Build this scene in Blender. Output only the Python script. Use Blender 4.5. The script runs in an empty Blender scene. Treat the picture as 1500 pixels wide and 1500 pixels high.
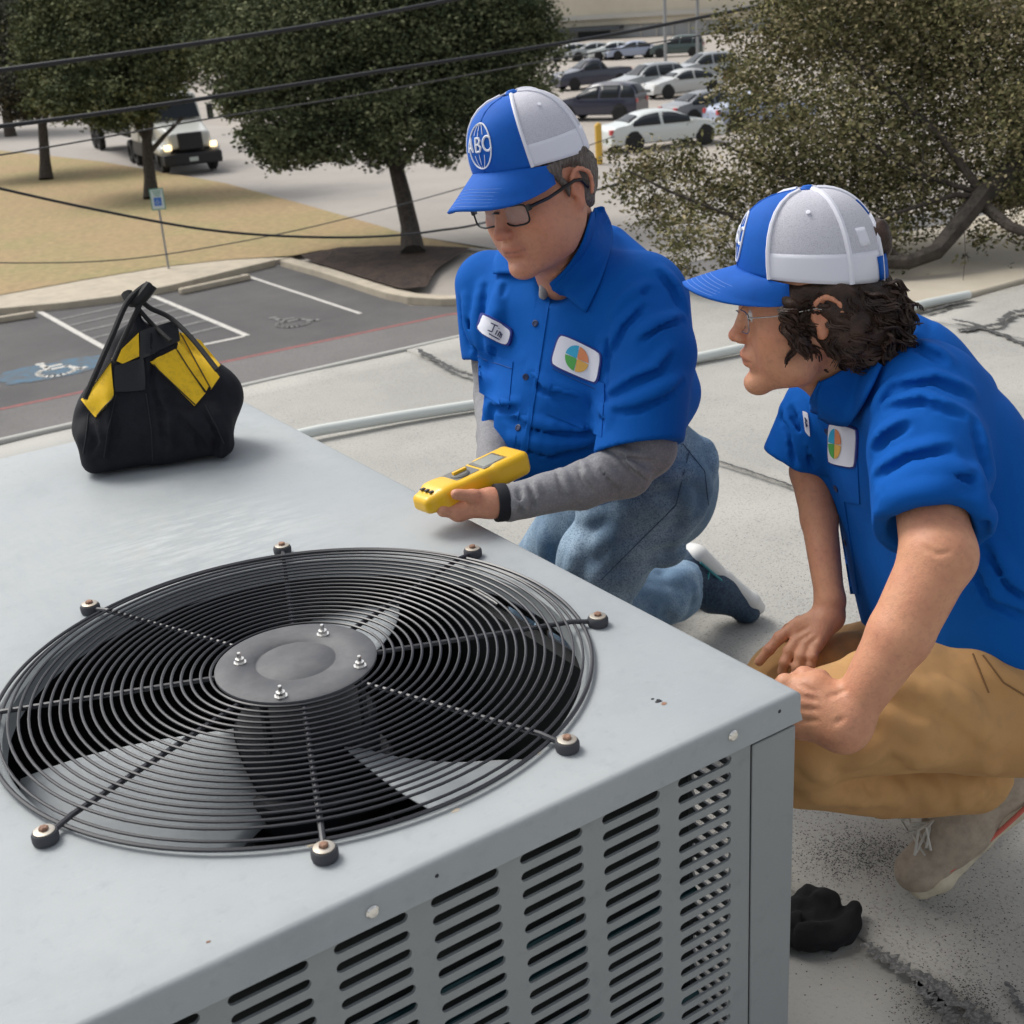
import bpy, math, random
import numpy as np
from mathutils import Vector, Matrix
random.seed(7); rng = np.random.default_rng(7)
PI = math.pi
SC = bpy.context.scene
COL = SC.collection

# ------------------------------------------------------------------ camera (fitted to the fan guard and the unit's edges)
RA = np.array([0.823, -0.565, -0.061]); FW = np.array([0.506, 0.777, -0.375])
def _orth():
    yaw, p, r = -0.5769, 0.3843, -0.0664
    f = np.array([-math.sin(yaw)*math.cos(p), math.cos(yaw)*math.cos(p), -math.sin(p)])
    rt = np.array([math.cos(yaw), math.sin(yaw), 0]); up = np.cross(rt, f)
    return rt*math.cos(r)+up*math.sin(r), -rt*math.sin(r)+up*math.cos(r), f
CX, CY, CZ = _orth()
CAM = np.array([-0.504, -1.251, 1.339])
FL = 1878.0
UT = 0.62            # top of the unit
GZ = CAM[2]-6.0      # level of the car park
def P(px, py, d):
    return CAM + d*((px-750)*CX/FL-(py-750)*CY/FL+CZ)
def G(px, py, z=GZ):
    d = P(px, py, 1)-CAM
    return CAM+d*((z-CAM[2])/d[2])
cam = bpy.data.cameras.new('camera'); co = bpy.data.objects.new('camera', cam); COL.objects.link(co)
cam.sensor_width = 36; cam.lens = 36*FL/1500; cam.clip_start = .05; cam.clip_end = 2000
M = Matrix(((CX[0], CY[0], -CZ[0], CAM[0]), (CX[1], CY[1], -CZ[1], CAM[1]), (CX[2], CY[2], -CZ[2], CAM[2]), (0, 0, 0, 1)))
co.matrix_world = M; SC.camera = co
cam.dof.use_dof = True; cam.dof.focus_distance = 1.75; cam.dof.aperture_fstop = 13

# ------------------------------------------------------------------ sky, sun, exposure (flat overcast daylight)
W = bpy.data.worlds.new('World'); SC.world = W; W.use_nodes = True
nt = W.node_tree; nt.nodes.clear()
sky = nt.nodes.new('ShaderNodeTexSky'); sky.sky_type = 'NISHITA'; sky.sun_disc = False
SUN_EL, SUN_ROT = math.radians(52), math.radians(-20)
sky.sun_elevation = SUN_EL; sky.sun_rotation = SUN_ROT; sky.dust_density = 4; sky.air_density = 1.0
hs = nt.nodes.new('ShaderNodeHueSaturation'); hs.inputs['Saturation'].default_value = .28
bg = nt.nodes.new('ShaderNodeBackground'); bg.inputs[1].default_value = .15
wo = nt.nodes.new('ShaderNodeOutputWorld')
nt.links.new(sky.outputs[0], hs.inputs['Color']); nt.links.new(hs.outputs[0], bg.inputs[0]); nt.links.new(bg.outputs[0], wo.inputs[0])
sl = bpy.data.lights.new('sun', 'SUN'); sl.energy = 1.5; sl.angle = math.radians(25); sl.color = (1, .96, .9)
so = bpy.data.objects.new('sun', sl); COL.objects.link(so)
sd = Vector((math.sin(SUN_ROT)*math.cos(SUN_EL), math.cos(SUN_ROT)*math.cos(SUN_EL), math.sin(SUN_EL)))
so.rotation_euler = sd.to_track_quat('Z', 'Y').to_euler(); so.location = (0, 0, 20)
SC.view_settings.view_transform = 'Standard'; SC.view_settings.look = 'None'
SC.view_settings.exposure = 0.28; SC.view_settings.gamma = 1; SC.view_settings.use_curve_mapping = False

# ------------------------------------------------------------------ object helpers
ORG = {}
def tag(o, label=None, cat=None, group=None, kind=None):
    if label: o['label'] = label
    if cat: o['category'] = cat
    if group: o['group'] = group
    if kind: o['kind'] = kind
    return o
def thing(name, loc, label, cat, group=None, rz=0):
    o = bpy.data.objects.new(name, None); COL.objects.link(o)
    o.location = tuple(float(v) for v in loc); o.rotation_euler = (0, 0, rz); ORG[o.name] = np.array(loc, float) if rz == 0 else None
    o.empty_display_size = .1
    return tag(o, label, cat, group)
def link(me, name, mat, parent=None, off=None, smooth=True):
    o = bpy.data.objects.new(name, me); COL.objects.link(o)
    if mat is not None and not me.materials:
        for m in (mat if isinstance(mat, (list, tuple)) else [mat]): me.materials.append(m)
    if parent is not None: o.parent = parent
    if smooth: me.polygons.foreach_set('use_smooth', np.ones(len(me.polygons), bool))
    ORG[o.name] = off
    return o
def mk(name, V, F, mat, parent=None, smooth=True, local=False, col=None, mi=None, auto=None):
    """mesh object from world-space vertices (local=True: already in the parent's space)"""
    V = np.asarray(V, np.float64).reshape(-1, 3)
    off = np.zeros(3)
    if parent is not None and not local:
        off = ORG.get(parent.name)
        if off is None: off = np.zeros(3)
    V = V-off
    me = bpy.data.meshes.new(name)
    if isinstance(F, np.ndarray):
        n, k = F.shape
        me.vertices.add(len(V)); me.vertices.foreach_set('co', V.astype(np.float32).ravel())
        me.loops.add(n*k); me.loops.foreach_set('vertex_index', F.astype(np.int32).ravel())
        me.polygons.add(n); me.polygons.foreach_set('loop_start', np.arange(0, n*k, k, dtype=np.int32))
        me.update(calc_edges=True)
    else:
        me.from_pydata([tuple(v) for v in V], [], [tuple(f) for f in F])
    if col is not None:
        a = me.color_attributes.new('Col', 'FLOAT_COLOR', 'POINT')
        c = np.ones((len(V), 4), np.float32); c[:, :3] = col
        a.data.foreach_set('color', c.ravel())
    o = link(me, name, mat, parent, off, smooth)
    if mi is not None: me.polygons.foreach_set('material_index', np.asarray(mi, np.int32))
    if auto:
        me.set_sharp_from_angle(angle=math.radians(auto))
    me.validate()
    return o
class MB:
    def __init__(s): s.v = []; s.f = []
    def add(s, V, F):
        n = len(s.v); s.v += [tuple(map(float, p)) for p in V]; s.f += [tuple(i+n for i in f) for f in F]; return s
    def box(s, c, h, ax=None):
        c = np.array(c, float)
        A = np.eye(3) if ax is None else np.array(ax, float)
        V = [c+A[0]*h[0]*x+A[1]*h[1]*y+A[2]*h[2]*z for x in (-1, 1) for y in (-1, 1) for z in (-1, 1)]
        return s.add(V, [(0, 1, 3, 2), (4, 6, 7, 5), (0, 4, 5, 1), (2, 3, 7, 6), (0, 2, 6, 4), (1, 5, 7, 3)])
    def bbox(s, x0, x1, y0, y1, z0, z1): return s.box(((x0+x1)/2, (y0+y1)/2, (z0+z1)/2), ((x1-x0)/2, (y1-y0)/2, (z1-z0)/2))
    def tube(s, pts, r, n=8, cap=True, closed=False):
        pts = [np.array(p, float) for p in pts]; m = len(pts)
        rs = r if isinstance(r, (list, tuple, np.ndarray)) else [r]*m
        up = None; V = []; F = []
        for i, p in enumerate(pts):
            if closed: t = pts[(i+1) % m]-pts[i-1]
            else: t = pts[min(i+1, m-1)]-pts[max(i-1, 0)]
            t = t/(np.linalg.norm(t)+1e-9)
            if up is None:
                up = np.array([0, 0, 1.]) if abs(t[2]) < .9 else np.array([1., 0, 0])
            up = up-t*up.dot(t); up /= np.linalg.norm(up)+1e-9; sd = np.cross(t, up)
            for k in range(n):
                a = 2*PI*k/n; V.append(p+(math.cos(a)*up+math.sin(a)*sd)*rs[i])
        for i in range(m if closed else m-1):
            j = (i+1) % m
            for k in range(n):
                l = (k+1) % n; F.append((i*n+k, i*n+l, j*n+l, j*n+k))
        if cap and not closed: F.append(tuple(range(n-1, -1, -1))); F.append(tuple((m-1)*n+k for k in range(n)))
        return s.add(V, F)
    def lathe(s, prof, c, ax=(0, 0, 1), n=24):
        ax = np.array(ax, float); ax /= np.linalg.norm(ax)
        u = np.cross(ax, [0, 1, 0] if abs(ax[1]) < .9 else [1, 0, 0]); u /= np.linalg.norm(u); w = np.cross(ax, u); c = np.array(c, float)
        V = []; F = []
        for r, z in prof:
            for k in range(n):
                a = 2*PI*k/n; V.append(c+ax*z+(u*math.cos(a)+w*math.sin(a))*r)
        for i in range(len(prof)-1):
            for k in range(n):
                l = (k+1) % n; F.append((i*n+k, i*n+l, (i+1)*n+l, (i+1)*n+k))
        if prof[0][0] > 1e-6: F.append(tuple(range(n-1, -1, -1)))
        if prof[-1][0] > 1e-6: F.append(tuple((len(prof)-1)*n+k for k in range(n)))
        return s.add(V, F)
    def build(s, name, mat, parent=None, smooth=True, local=False, auto=35):
        return mk(name, s.v, s.f, mat, parent, smooth, local, auto=auto)
def bev(o, w, seg=2):
    m = o.modifiers.new('bevel', 'BEVEL'); m.width = w; m.segments = seg; m.limit_method = 'ANGLE'; m.angle_limit = math.radians(40)
    return o

# ------------------------------------------------------------------ materials
MT = {}
def mat(name, col, rough=.6, metal=0., n1=None, n2=None, bump=None, bump2=None, attr=False, spec=.5, sss=0, coat=0, alpha=1, trans=0, sheen=0, emit=None, stretch=None, rn=0, ridg=None):
    """n1/n2 = (scale, colour, lo, hi) mixes a second colour in by noise; bump = (scale, strength)"""
    m = bpy.data.materials.new(name); m.use_nodes = True; t = m.node_tree; N = t.nodes; L = t.links
    b = N['Principled BSDF']; tc = N.new('ShaderNodeTexCoord'); mp = N.new('ShaderNodeMapping'); L.new(tc.outputs['Object'], mp.inputs[0])
    if stretch: mp.inputs['Scale'].default_value = stretch
    src = None
    if attr:
        at = N.new('ShaderNodeAttribute'); at.attribute_name = 'Col'; src = at.outputs['Color']
        if col != (1, 1, 1):
            mx = N.new('ShaderNodeMix'); mx.data_type = 'RGBA'; mx.blend_type = 'MULTIPLY'; mx.inputs[0].default_value = 1
            L.new(src, mx.inputs[6]); mx.inputs[7].default_value = (*col, 1); src = mx.outputs[2]
    for nn in (n1, n2):
        if not nn: continue
        no = N.new('ShaderNodeTexNoise'); no.inputs['Scale'].default_value = nn[0]; no.inputs['Detail'].default_value = 5; no.inputs['Roughness'].default_value = .65
        L.new(mp.outputs[0], no.inputs['Vector'])
        mr = N.new('ShaderNodeMapRange'); mr.inputs['From Min'].default_value = nn[2]; mr.inputs['From Max'].default_value = nn[3]; L.new(no.outputs[0], mr.inputs[0])
        mx = N.new('ShaderNodeMix'); mx.data_type = 'RGBA'; L.new(mr.outputs[0], mx.inputs[0])
        if src is None: mx.inputs[6].default_value = (*col, 1)
        else: L.new(src, mx.inputs[6])
        mx.inputs[7].default_value = (*nn[1], 1); src = mx.outputs[2]
    if src is None: b.inputs['Base Color'].default_value = (*col, 1)
    else: L.new(src, b.inputs['Base Color'])
    b.inputs['Roughness'].default_value = rough; b.inputs['Metallic'].default_value = metal
    b.inputs['Specular IOR Level'].default_value = spec
    if sss:
        b.inputs['Subsurface Weight'].default_value = sss; b.inputs['Subsurface Radius'].default_value = (1, .35, .2); b.inputs['Subsurface Scale'].default_value = .006
    if coat: b.inputs['Coat Weight'].default_value = coat; b.inputs['Coat Roughness'].default_value = .05
    if trans: b.inputs['Transmission Weight'].default_value = trans
    if sheen: b.inputs['Sheen Weight'].default_value = sheen; b.inputs['Sheen Roughness'].default_value = .4
    if alpha < 1: b.inputs['Alpha'].default_value = alpha
    if emit: b.inputs['Emission Color'].default_value = (*emit[0], 1); b.inputs['Emission Strength'].default_value = emit[1]
    if rn:
        no = N.new('ShaderNodeTexNoise'); no.inputs['Scale'].default_value = rn; no.inputs['Detail'].default_value = 4; L.new(mp.outputs[0], no.inputs['Vector'])
        mr = N.new('ShaderNodeMapRange'); mr.inputs['To Min'].default_value = rough-.14; mr.inputs['To Max'].default_value = rough+.14; mr.inputs['From Min'].default_value = .3; mr.inputs['From Max'].default_value = .7
        L.new(no.outputs[0], mr.inputs[0]); L.new(mr.outputs[0], b.inputs['Roughness'])
    if ridg:
        no = N.new('ShaderNodeTexNoise'); no.noise_type = 'RIDGED_MULTIFRACTAL'; no.inputs['Scale'].default_value = ridg[0]; no.inputs['Detail'].default_value = 3; no.inputs['Distortion'].default_value = .6; L.new(mp.outputs[0], no.inputs['Vector'])
        bu = N.new('ShaderNodeBump'); bu.inputs['Strength'].default_value = ridg[1]; bu.inputs['Distance'].default_value = ridg[2]; L.new(no.outputs[0], bu.inputs['Height']); prev = bu.outputs[0]
    else: prev = None
    for bb in (bump, bump2):
        if not bb: continue
        no = N.new('ShaderNodeTexNoise'); no.inputs['Scale'].default_value = bb[0]; no.inputs['Detail'].default_value = 4; L.new(mp.outputs[0], no.inputs['Vector'])
        bu = N.new('ShaderNodeBump'); bu.inputs['Strength'].default_value = bb[1]; bu.inputs['Distance'].default_value = bb[2] if len(bb) > 2 else .002
        L.new(no.outputs[0], bu.inputs['Height'])
        if prev: L.new(prev, bu.inputs['Normal'])
        prev = bu.outputs[0]
    if prev: L.new(prev, b.inputs['Normal'])
    MT[name] = m
    return m
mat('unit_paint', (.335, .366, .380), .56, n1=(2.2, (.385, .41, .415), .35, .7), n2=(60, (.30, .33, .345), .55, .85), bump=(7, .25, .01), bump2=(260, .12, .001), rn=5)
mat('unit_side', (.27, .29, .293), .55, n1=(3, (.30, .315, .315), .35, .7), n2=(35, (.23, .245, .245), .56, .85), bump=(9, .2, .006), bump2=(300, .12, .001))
mat('guard_wire', (.033, .034, .040), .36, bump=(400, .1, .0005))
mat('hub_plate', (.085, .088, .095), .62, n1=(30, (.13, .13, .135), .4, .75), bump=(300, .2, .0008))
mat('dark_metal', (.015, .016, .02), .55)
mat('motor_black', (.006, .007, .012), .5)
mat('blade_metal', (.46, .49, .50), .62, 0., n1=(6, (.34, .37, .39), .4, .7))
mat('coil_fins', (.007, .009, .010), .6)
mat('coil_tube', (.02, .07, .09), .35, .5)
mat('zinc', (.42, .39, .34), .45, .5, n1=(60, (.4, .33, .24), .5, .75))
mat('rust', (.34, .19, .12), .7, n1=(200, (.12, .06, .04), .4, .7))
mat('rubber', (.05, .052, .06), .7)
mat('chrome', (.8, .78, .74), .18, .9)
mat('roof', (.345, .338, .312), .92, n1=(1.3, (.43, .42, .385), .38, .66), n2=(170, (.13, .13, .125), .54, .74), bump=(160, .5, .004), bump2=(3, .3, .02))
mat('roof_light', (.40, .395, .365), .9, n1=(2.5, (.40, .395, .37), .35, .7), n2=(170, (.32, .32, .30), .55, .75), bump=(120, .35, .003))
mat('roof_grit', (.085, .085, .085), .95, n1=(200, (.20, .20, .195), .45, .62), bump=(200, .5, .003))
mat('tar', (.05, .05, .05), .8, n1=(60, (.16, .16, .15), .5, .7), bump=(80, .5, .003))
mat('tan_coating', (.42, .37, .285), .85, n1=(2, (.52, .47, .385), .35, .7), bump=(50, .2, .003))
mat('pipe_white', (.62, .65, .62), .45)
mat('asphalt', (.085, .083, .083), .95, n1=(.5, (.125, .12, .117), .35, .7), n2=(30, (.06, .06, .06), .5, .8), bump=(25, .4, .01))
mat('asphalt_old', (.14, .135, .13), .95, n1=(.35, (.19, .18, .175), .35, .7), n2=(20, (.10, .10, .10), .5, .8))
mat('concrete', (.40, .36, .31), .92, n1=(.25, (.32, .29, .26), .35, .7), n2=(6, (.28, .25, .22), .6, .85))
mat('concrete_road', (.33, .305, .28), .92, n1=(.2, (.40, .37, .33), .35, .7), n2=(5, (.26, .24, .22), .58, .85))
mat('kerb', (.50, .44, .34), .9, n1=(3, (.38, .33, .26), .4, .75))
mat('lawn', (.33, .235, .125), .98, n1=(.30, (.27, .24, .105), .42, .62), n2=(5, (.45, .33, .17), .4, .75), bump=(30, .6, .03))
mat('mulch', (.030, .018, .013), .98, n1=(3, (.085, .05, .03), .38, .7), n2=(12, (.02, .012, .01), .5, .7), bump=(9, 1, .12))
mat('paint_white', (.62, .60, .55), .85, n1=(12, (.3, .3, .29), .45, .75))
mat('paint_faded', (.24, .24, .23), .9, n1=(14, (.11, .11, .11), .4, .7))
mat('paint_red', (.33, .11, .10), .9, n1=(10, (.16, .09, .09), .4, .75))
mat('paint_blue', (.07, .15, .22), .9, n1=(5, (.10, .11, .12), .38, .62))
mat('bark', (.045, .037, .03), .95, n1=(14, (.09, .075, .06), .4, .7), bump=(25, .9, .03))
mat('leaf', (1, 1, 1), .85, attr=True, spec=.08)
mat('cable', (.012, .013, .016), .5)
mat('cable_thin', (.05, .05, .05), .6)
mat('steel', (.30, .31, .32), .5, .4)
mat('yellow_paint', (.70, .43, .06), .5)
mat('glass_dark', (.02, .025, .03), .15, spec=.3)
mat('tyre', (.018, .018, .018), .8)
mat('rim', (.35, .35, .36), .35, .7)
mat('lamp_red', (.5, .03, .03), .3, coat=.5)
mat('lamp_clear', (.8, .8, .78), .15, coat=.5)
mat('lamp_lit', (1, .85, .55), .3, emit=((1, .75, .42), 1.6))
for n_, c_ in dict(car_white=(.62, .66, .64), car_silver=(.36, .38, .39), car_navy=(.025, .028, .055), car_black=(.018, .02, .028), car_grey=(.16, .17, .18), car_pale=(.50, .51, .50), car_green=(.05, .08, .075), car_blue=(.35, .40, .52)).items():
    mat(n_, c_, .3, coat=.7)
# ------------------------------------------------------------------ sculpting: signed-distance fields meshed with surface nets
def A3(v): return np.array(v, np.float32)
class Fld:
    def __init__(s): s.ops = []; s.post = []
    def u(s, pr, k=0.): s.ops.append((0, pr, k)); return s
    def sub(s, pr, k=0.): s.ops.append((1, pr, k)); return s
    def __call__(s, p, c=None, r=0.):
        d = np.full(len(p), .35, np.float32)
        for op, (fn, cc, rr), k in s.ops:
            if c is not None and np.linalg.norm(cc-c)-rr-r > .03+k: continue
            e = fn(p)
            if op == 0:
                if k > 0: h = np.maximum(k-np.abs(d-e), 0)/k; d = np.minimum(d, e)-h*h*k*.25
                else: d = np.minimum(d, e)
            else:
                e = -e
                if k > 0: h = np.maximum(k-np.abs(d-e), 0)/k; d = np.maximum(d, e)+h*h*k*.25
                else: d = np.maximum(d, e)
        for f in s.post: d = d+f(p)
        return d
def nrm(q): return np.sqrt(np.einsum('ij,ij->i', q, q))
def cone(a, b, r1, r2=None):
    a = A3(a); b = A3(b); r2 = r1 if r2 is None else r2; ba = b-a; L2 = float(ba@ba)+1e-9
    def fn(p):
        pa = p-a; h = np.clip(pa@ba/L2, 0, 1)
        return nrm(pa-h[:, None]*ba)-(r1+(r2-r1)*h).astype(np.float32)
    return fn, (a+b)/2, math.sqrt(L2)/2+max(r1, r2)
def ell(c, r, R=None):
    c = A3(c); r = A3(r); R = None if R is None else np.asarray(R, np.float32)
    def fn(p):
        q = p-c
        if R is not None: q = q@R
        k0 = nrm(q/r); k1 = nrm(q/(r*r))+1e-9
        return k0*(k0-1)/k1
    return fn, c, float(max(r))
def box(c, h, R=None, rd=0.):
    c = A3(c); h = A3(h); R = None if R is None else np.asarray(R, np.float32)
    def fn(p):
        q = p-c
        if R is not None: q = q@R
        q = np.abs(q)-h+rd
        return nrm(np.maximum(q, 0))+np.minimum(q.max(1), 0)-rd
    return fn, c, float(np.linalg.norm(h))
def sleeve(a, b, r1, r2, t, tilt=None, flare=.0):
    """an open sleeve: cone cut at b (plane normal tilt or the axis), hollow near the hem"""
    a = A3(a); b = A3(b); ax = (b-a)/np.linalg.norm(b-a); n = ax if tilt is None else A3(tilt)/np.linalg.norm(tilt); e = b+ax*.06
    f1 = cone(a, e, r1, r2)[0]; f2 = cone(b+ax*(r2-t)*.35, e+ax*.05, r2-t, r2-t)[0]
    def fn(p):
        d = f1(p); c = (p-b)@n.astype(np.float32); k = .004; h = np.maximum(k-np.abs(d-c), 0)/k; d = np.maximum(d, c)+h*h*k*.25
        return np.maximum(d, -f2(p))
    return fn, (a+b)/2, float(np.linalg.norm(b-a))/2+max(r1, r2)+.02
def grid(F, lo, hi, h, B=8):
    lo = np.array(lo, float); hi = np.array(hi, float)
    nb = np.maximum(np.ceil((hi-lo)/(h*B)).astype(int), 1)
    idx = np.stack(np.meshgrid(*[np.arange(n) for n in nb], indexing='ij'), -1).reshape(-1, 3)
    cen = (lo+(idx+.5)*B*h).astype(np.float32)
    half = B*h*.5*math.sqrt(3)
    dc = np.concatenate([F(cen[i:i+200000]) for i in range(0, len(cen), 200000)])
    idx = idx[np.abs(dc) < half*1.45+.004]
    S = 4; sup = idx//S; key = (sup[:, 0]*1000+sup[:, 1])*1000+sup[:, 2]
    o = np.argsort(key, kind='stable'); idx = idx[o]; key = key[o]
    st = np.r_[0, np.nonzero(np.diff(key))[0]+1, len(key)]
    loc = np.stack(np.meshgrid(*[np.arange(B+1)]*3, indexing='ij'), -1).reshape(-1, 3)
    cells = []; verts = []; edges = []
    off = np.array([[i, j, k] for i in (0, 1) for j in (0, 1) for k in (0, 1)])
    ce = [(a, b) for a in range(8) for b in range(a+1, 8) if abs(off[a]-off[b]).sum() == 1]
    NY, NZ = (nb[1]+1)*B, (nb[2]+1)*B
    for s0, s1 in zip(st[:-1], st[1:]):
        bl = idx[s0:s1]; n = len(bl)
        gp = (bl[:, None, :]*B+loc[None]).reshape(-1, 3)
        pts = (lo+gp*h).astype(np.float32)
        sc = (lo+(bl[0]//S*S+S/2)*B*h).astype(np.float32)
        v = F(pts, sc, S*B*h*.5*math.sqrt(3)).reshape(n, B+1, B+1, B+1)
        cor = np.stack([v[:, o[0]:o[0]+B, o[1]:o[1]+B, o[2]:o[2]+B] for o in off], -1)
        sg = cor < 0; act = sg.any(-1) & ~sg.all(-1)
        bi, x, y, z = np.nonzero(act)
        if not len(bi): continue
        cv = cor[bi, x, y, z]; cg = bl[bi]*B+np.stack([x, y, z], -1)
        acc = np.zeros((len(bi), 3)); cnt = np.zeros(len(bi))
        for a, b in ce:
            m = (cv[:, a] < 0) != (cv[:, b] < 0)
            t = np.where(m, cv[:, a]/(cv[:, a]-cv[:, b]+1e-12), 0)
            acc += np.where(m[:, None], off[a]+t[:, None]*(off[b]-off[a]), 0); cnt += m
        verts.append(lo+(cg+acc/cnt[:, None])*h)
        cells.append((cg[:, 0]*NY+cg[:, 1])*NZ+cg[:, 2])
        edges.append(np.stack([cv[:, 0] < 0, cv[:, 4] < 0, cv[:, 2] < 0, cv[:, 1] < 0], -1))
    V = np.concatenate(verts); K = np.concatenate(cells); E = np.concatenate(edges)
    o = np.argsort(K); V = V[o]; K = K[o]; E = E[o]
    step = [NY*NZ, NZ, 1]; Q = []
    for ax in range(3):
        m = np.nonzero(E[:, 0] != E[:, ax+1])[0]
        s1, s2 = [step[(ax+1) % 3], step[(ax+2) % 3]]
        k = K[m]; ids = [m]; ok = np.ones(len(m), bool)
        for kk in (k-s1, k-s1-s2, k-s2):
            j = np.searchsorted(K, kk); j = np.minimum(j, len(K)-1); ok &= K[j] == kk; ids.append(j)
        q = np.stack(ids, -1); flip = E[m, 0]
        q = np.where(flip[:, None], q, q[:, ::-1])[ok]
        Q.append(q)
    return V, np.concatenate(Q)
def sculpt(name, F, lo, hi, h, mat_, parent, colf=None):
    V, Q = grid(F, lo, hi, h)
    g = np.zeros_like(V, dtype=np.float32); p = V.astype(np.float32); e = h*.5
    col = colf(V) if colf else None
    return mk(name, V, Q, mat_, parent, True, col=col)
def bounds(F, m=.02):
    lo = np.min([c-r for _, (f, c, r), k in F.ops if _ == 0], 0)-m
    hi = np.max([c+r for _, (f, c, r), k in F.ops if _ == 0], 0)+m
    return lo, hi
def trace(F, px, py, d0=1.0):
    """the photograph's lines of sight met with a sculpted surface: where a seam or badge sits on it"""
    px = np.asarray(px, float).ravel(); py = np.asarray(py, float).ravel()
    D = (px-750)[:, None]*CX/FL-(py-750)[:, None]*CY/FL+CZ
    t = np.full(len(px), d0); L = nrm(D)
    for _ in range(70):
        p = (CAM+t[:, None]*D).astype(np.float32); d = F(p)
        t = t+np.clip(d, -.05, .3)*.8/L
        t = np.minimum(t, 4)
    bad = np.abs(F((CAM+t[:, None]*D).astype(np.float32))) > .01
    if bad.any() and not bad.all():
        good = np.nonzero(~bad)[0]
        for i in np.nonzero(bad)[0]:
            j = good[np.argmin((px[good]-px[i])**2+(py[good]-py[i])**2)]; t[i] = t[j]
    return CAM+t[:, None]*D
def gradn(F, p, e=.004):
    p = p.astype(np.float32); g = np.stack([F(p+A3(np.eye(3)[i]*e))-F(p-A3(np.eye(3)[i]*e)) for i in range(3)], -1)
    return g/(nrm(g)[:, None]+1e-9)
def patch_fn(F, quad, off=.001, n=10, d0=1.0):
    """returns S(u,v)->3D over the traced quadrilateral (px corners: u0v0,u1v0,u1v1,u0v1) and its normal"""
    q = np.array(quad, float); g = np.linspace(0, 1, n+1)
    U, Vv = np.meshgrid(g, g, indexing='ij'); w = lambda i, j: (1-U if i == 0 else U)*(1-Vv if j == 0 else Vv)
    xy = w(0, 0)[..., None]*q[0]+w(1, 0)[..., None]*q[1]+w(1, 1)[..., None]*q[2]+w(0, 1)[..., None]*q[3]
    p = trace(F, xy[..., 0], xy[..., 1], d0); nn = gradn(F, p).reshape(n+1, n+1, 3); p = p.reshape(n+1, n+1, 3)
    for _ in range(2):
        q2 = p.copy(); q2[1:-1, 1:-1] = (p[:-2, 1:-1]+p[2:, 1:-1]+p[1:-1, :-2]+p[1:-1, 2:])/4*.5+p[1:-1, 1:-1]*.5; p = q2
    p = p+nn*off
    def S(u, v, o=0.):
        u = np.clip(np.asarray(u, float), 0, 1)*n; v = np.clip(np.asarray(v, float), 0, 1)*n
        i = np.minimum(u.astype(int), n-1); j = np.minimum(v.astype(int), n-1); a = (u-i)[..., None]; b = (v-j)[..., None]
        f = lambda T: T[i, j]*(1-a)*(1-b)+T[i+1, j]*a*(1-b)+T[i+1, j+1]*a*b+T[i, j+1]*(1-a)*b
        return f(p)+f(nn)*o
    return S
def sheet(name, S, mat_, parent, n=10, thick=.002, rnd=0., uvf=None):
    g = np.linspace(0, 1, n+1); U, V = np.meshgrid(g, g, indexing='ij')
    if rnd:
        a = U*2-1; b = V*2-1
        U = (a*np.sqrt(1-rnd*b*b*a*a*b*b)+1)/2; V = (b*np.sqrt(1-rnd*a*a*b*b*a*a)+1)/2
    if uvf: U, V = uvf(U, V)
    top = S(U, V).reshape(-1, 3); bot = S(U, V, -thick).reshape(-1, 3)
    m = (n+1)**2; I = lambda i, j: i*(n+1)+j; F = []
    for i in range(n):
        for j in range(n): F.append((I(i, j), I(i+1, j), I(i+1, j+1), I(i, j+1)))
    for i in range(n):
        for a, b in ((I(i, 0), I(i+1, 0)), (I(i+1, n), I(i, n)), (I(0, i+1), I(0, i)), (I(n, i), I(n, i+1))):
            F.append((b, a, a+m, b+m))
    return mk(name, np.r_[top, bot], F, mat_, parent, auto=50)
def decal(name, F, quad, mat_, parent, off=.001, n=10, thick=.003, rnd=0., d0=1.0):
    return sheet(name, patch_fn(F, quad, off, n, d0), mat_, parent, n, thick, rnd)
def ruled(name, F, A, B, mat_, parent, off=.003, n=14, m=8, thick=.003, d0=1., bulge=.0):
    def rs(L, k):
        L = np.array(L, float); s = np.r_[0, np.cumsum(nrm(np.diff(L, axis=0)))]; t = np.linspace(0, s[-1], k); return np.stack([np.interp(t, s, L[:, 0]), np.interp(t, s, L[:, 1])], 1)
    a = rs(A, n+1); b = rs(B, n+1); v = np.linspace(0, 1, m+1)[None, :, None]
    xy = a[:, None]*(1-v)+b[:, None]*v; p = trace(F, xy[..., 0], xy[..., 1], d0); nn = gradn(F, p).reshape(n+1, m+1, 3); p = p.reshape(n+1, m+1, 3)
    for _ in range(3):
        q = p.copy(); q[1:-1, 1:-1] = (p[:-2, 1:-1]+p[2:, 1:-1]+p[1:-1, :-2]+p[1:-1, 2:])/4; q[1:-1, 0] = (p[:-2, 0]+p[2:, 0])/2*.5+p[1:-1, 0]*.5; q[1:-1, -1] = (p[:-2, -1]+p[2:, -1])/2*.5+p[1:-1, -1]*.5; p = q
        q = nn.copy(); q[1:-1, 1:-1] = (nn[:-2, 1:-1]+nn[2:, 1:-1]+nn[1:-1, :-2]+nn[1:-1, 2:])/4; nn = q
    p = p+nn*(off+bulge*np.sin(PI*np.linspace(0, 1, m+1))[None, :, None])
    F_ = [(i*(m+1)+j, (i+1)*(m+1)+j, (i+1)*(m+1)+j+1, i*(m+1)+j+1) for i in range(n) for j in range(m)]
    o = mk(name, p.reshape(-1, 3), F_, mat_, parent); md = o.modifiers.new('s', 'SOLIDIFY'); md.thickness = thick; md.offset = 0
    return o
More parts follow.
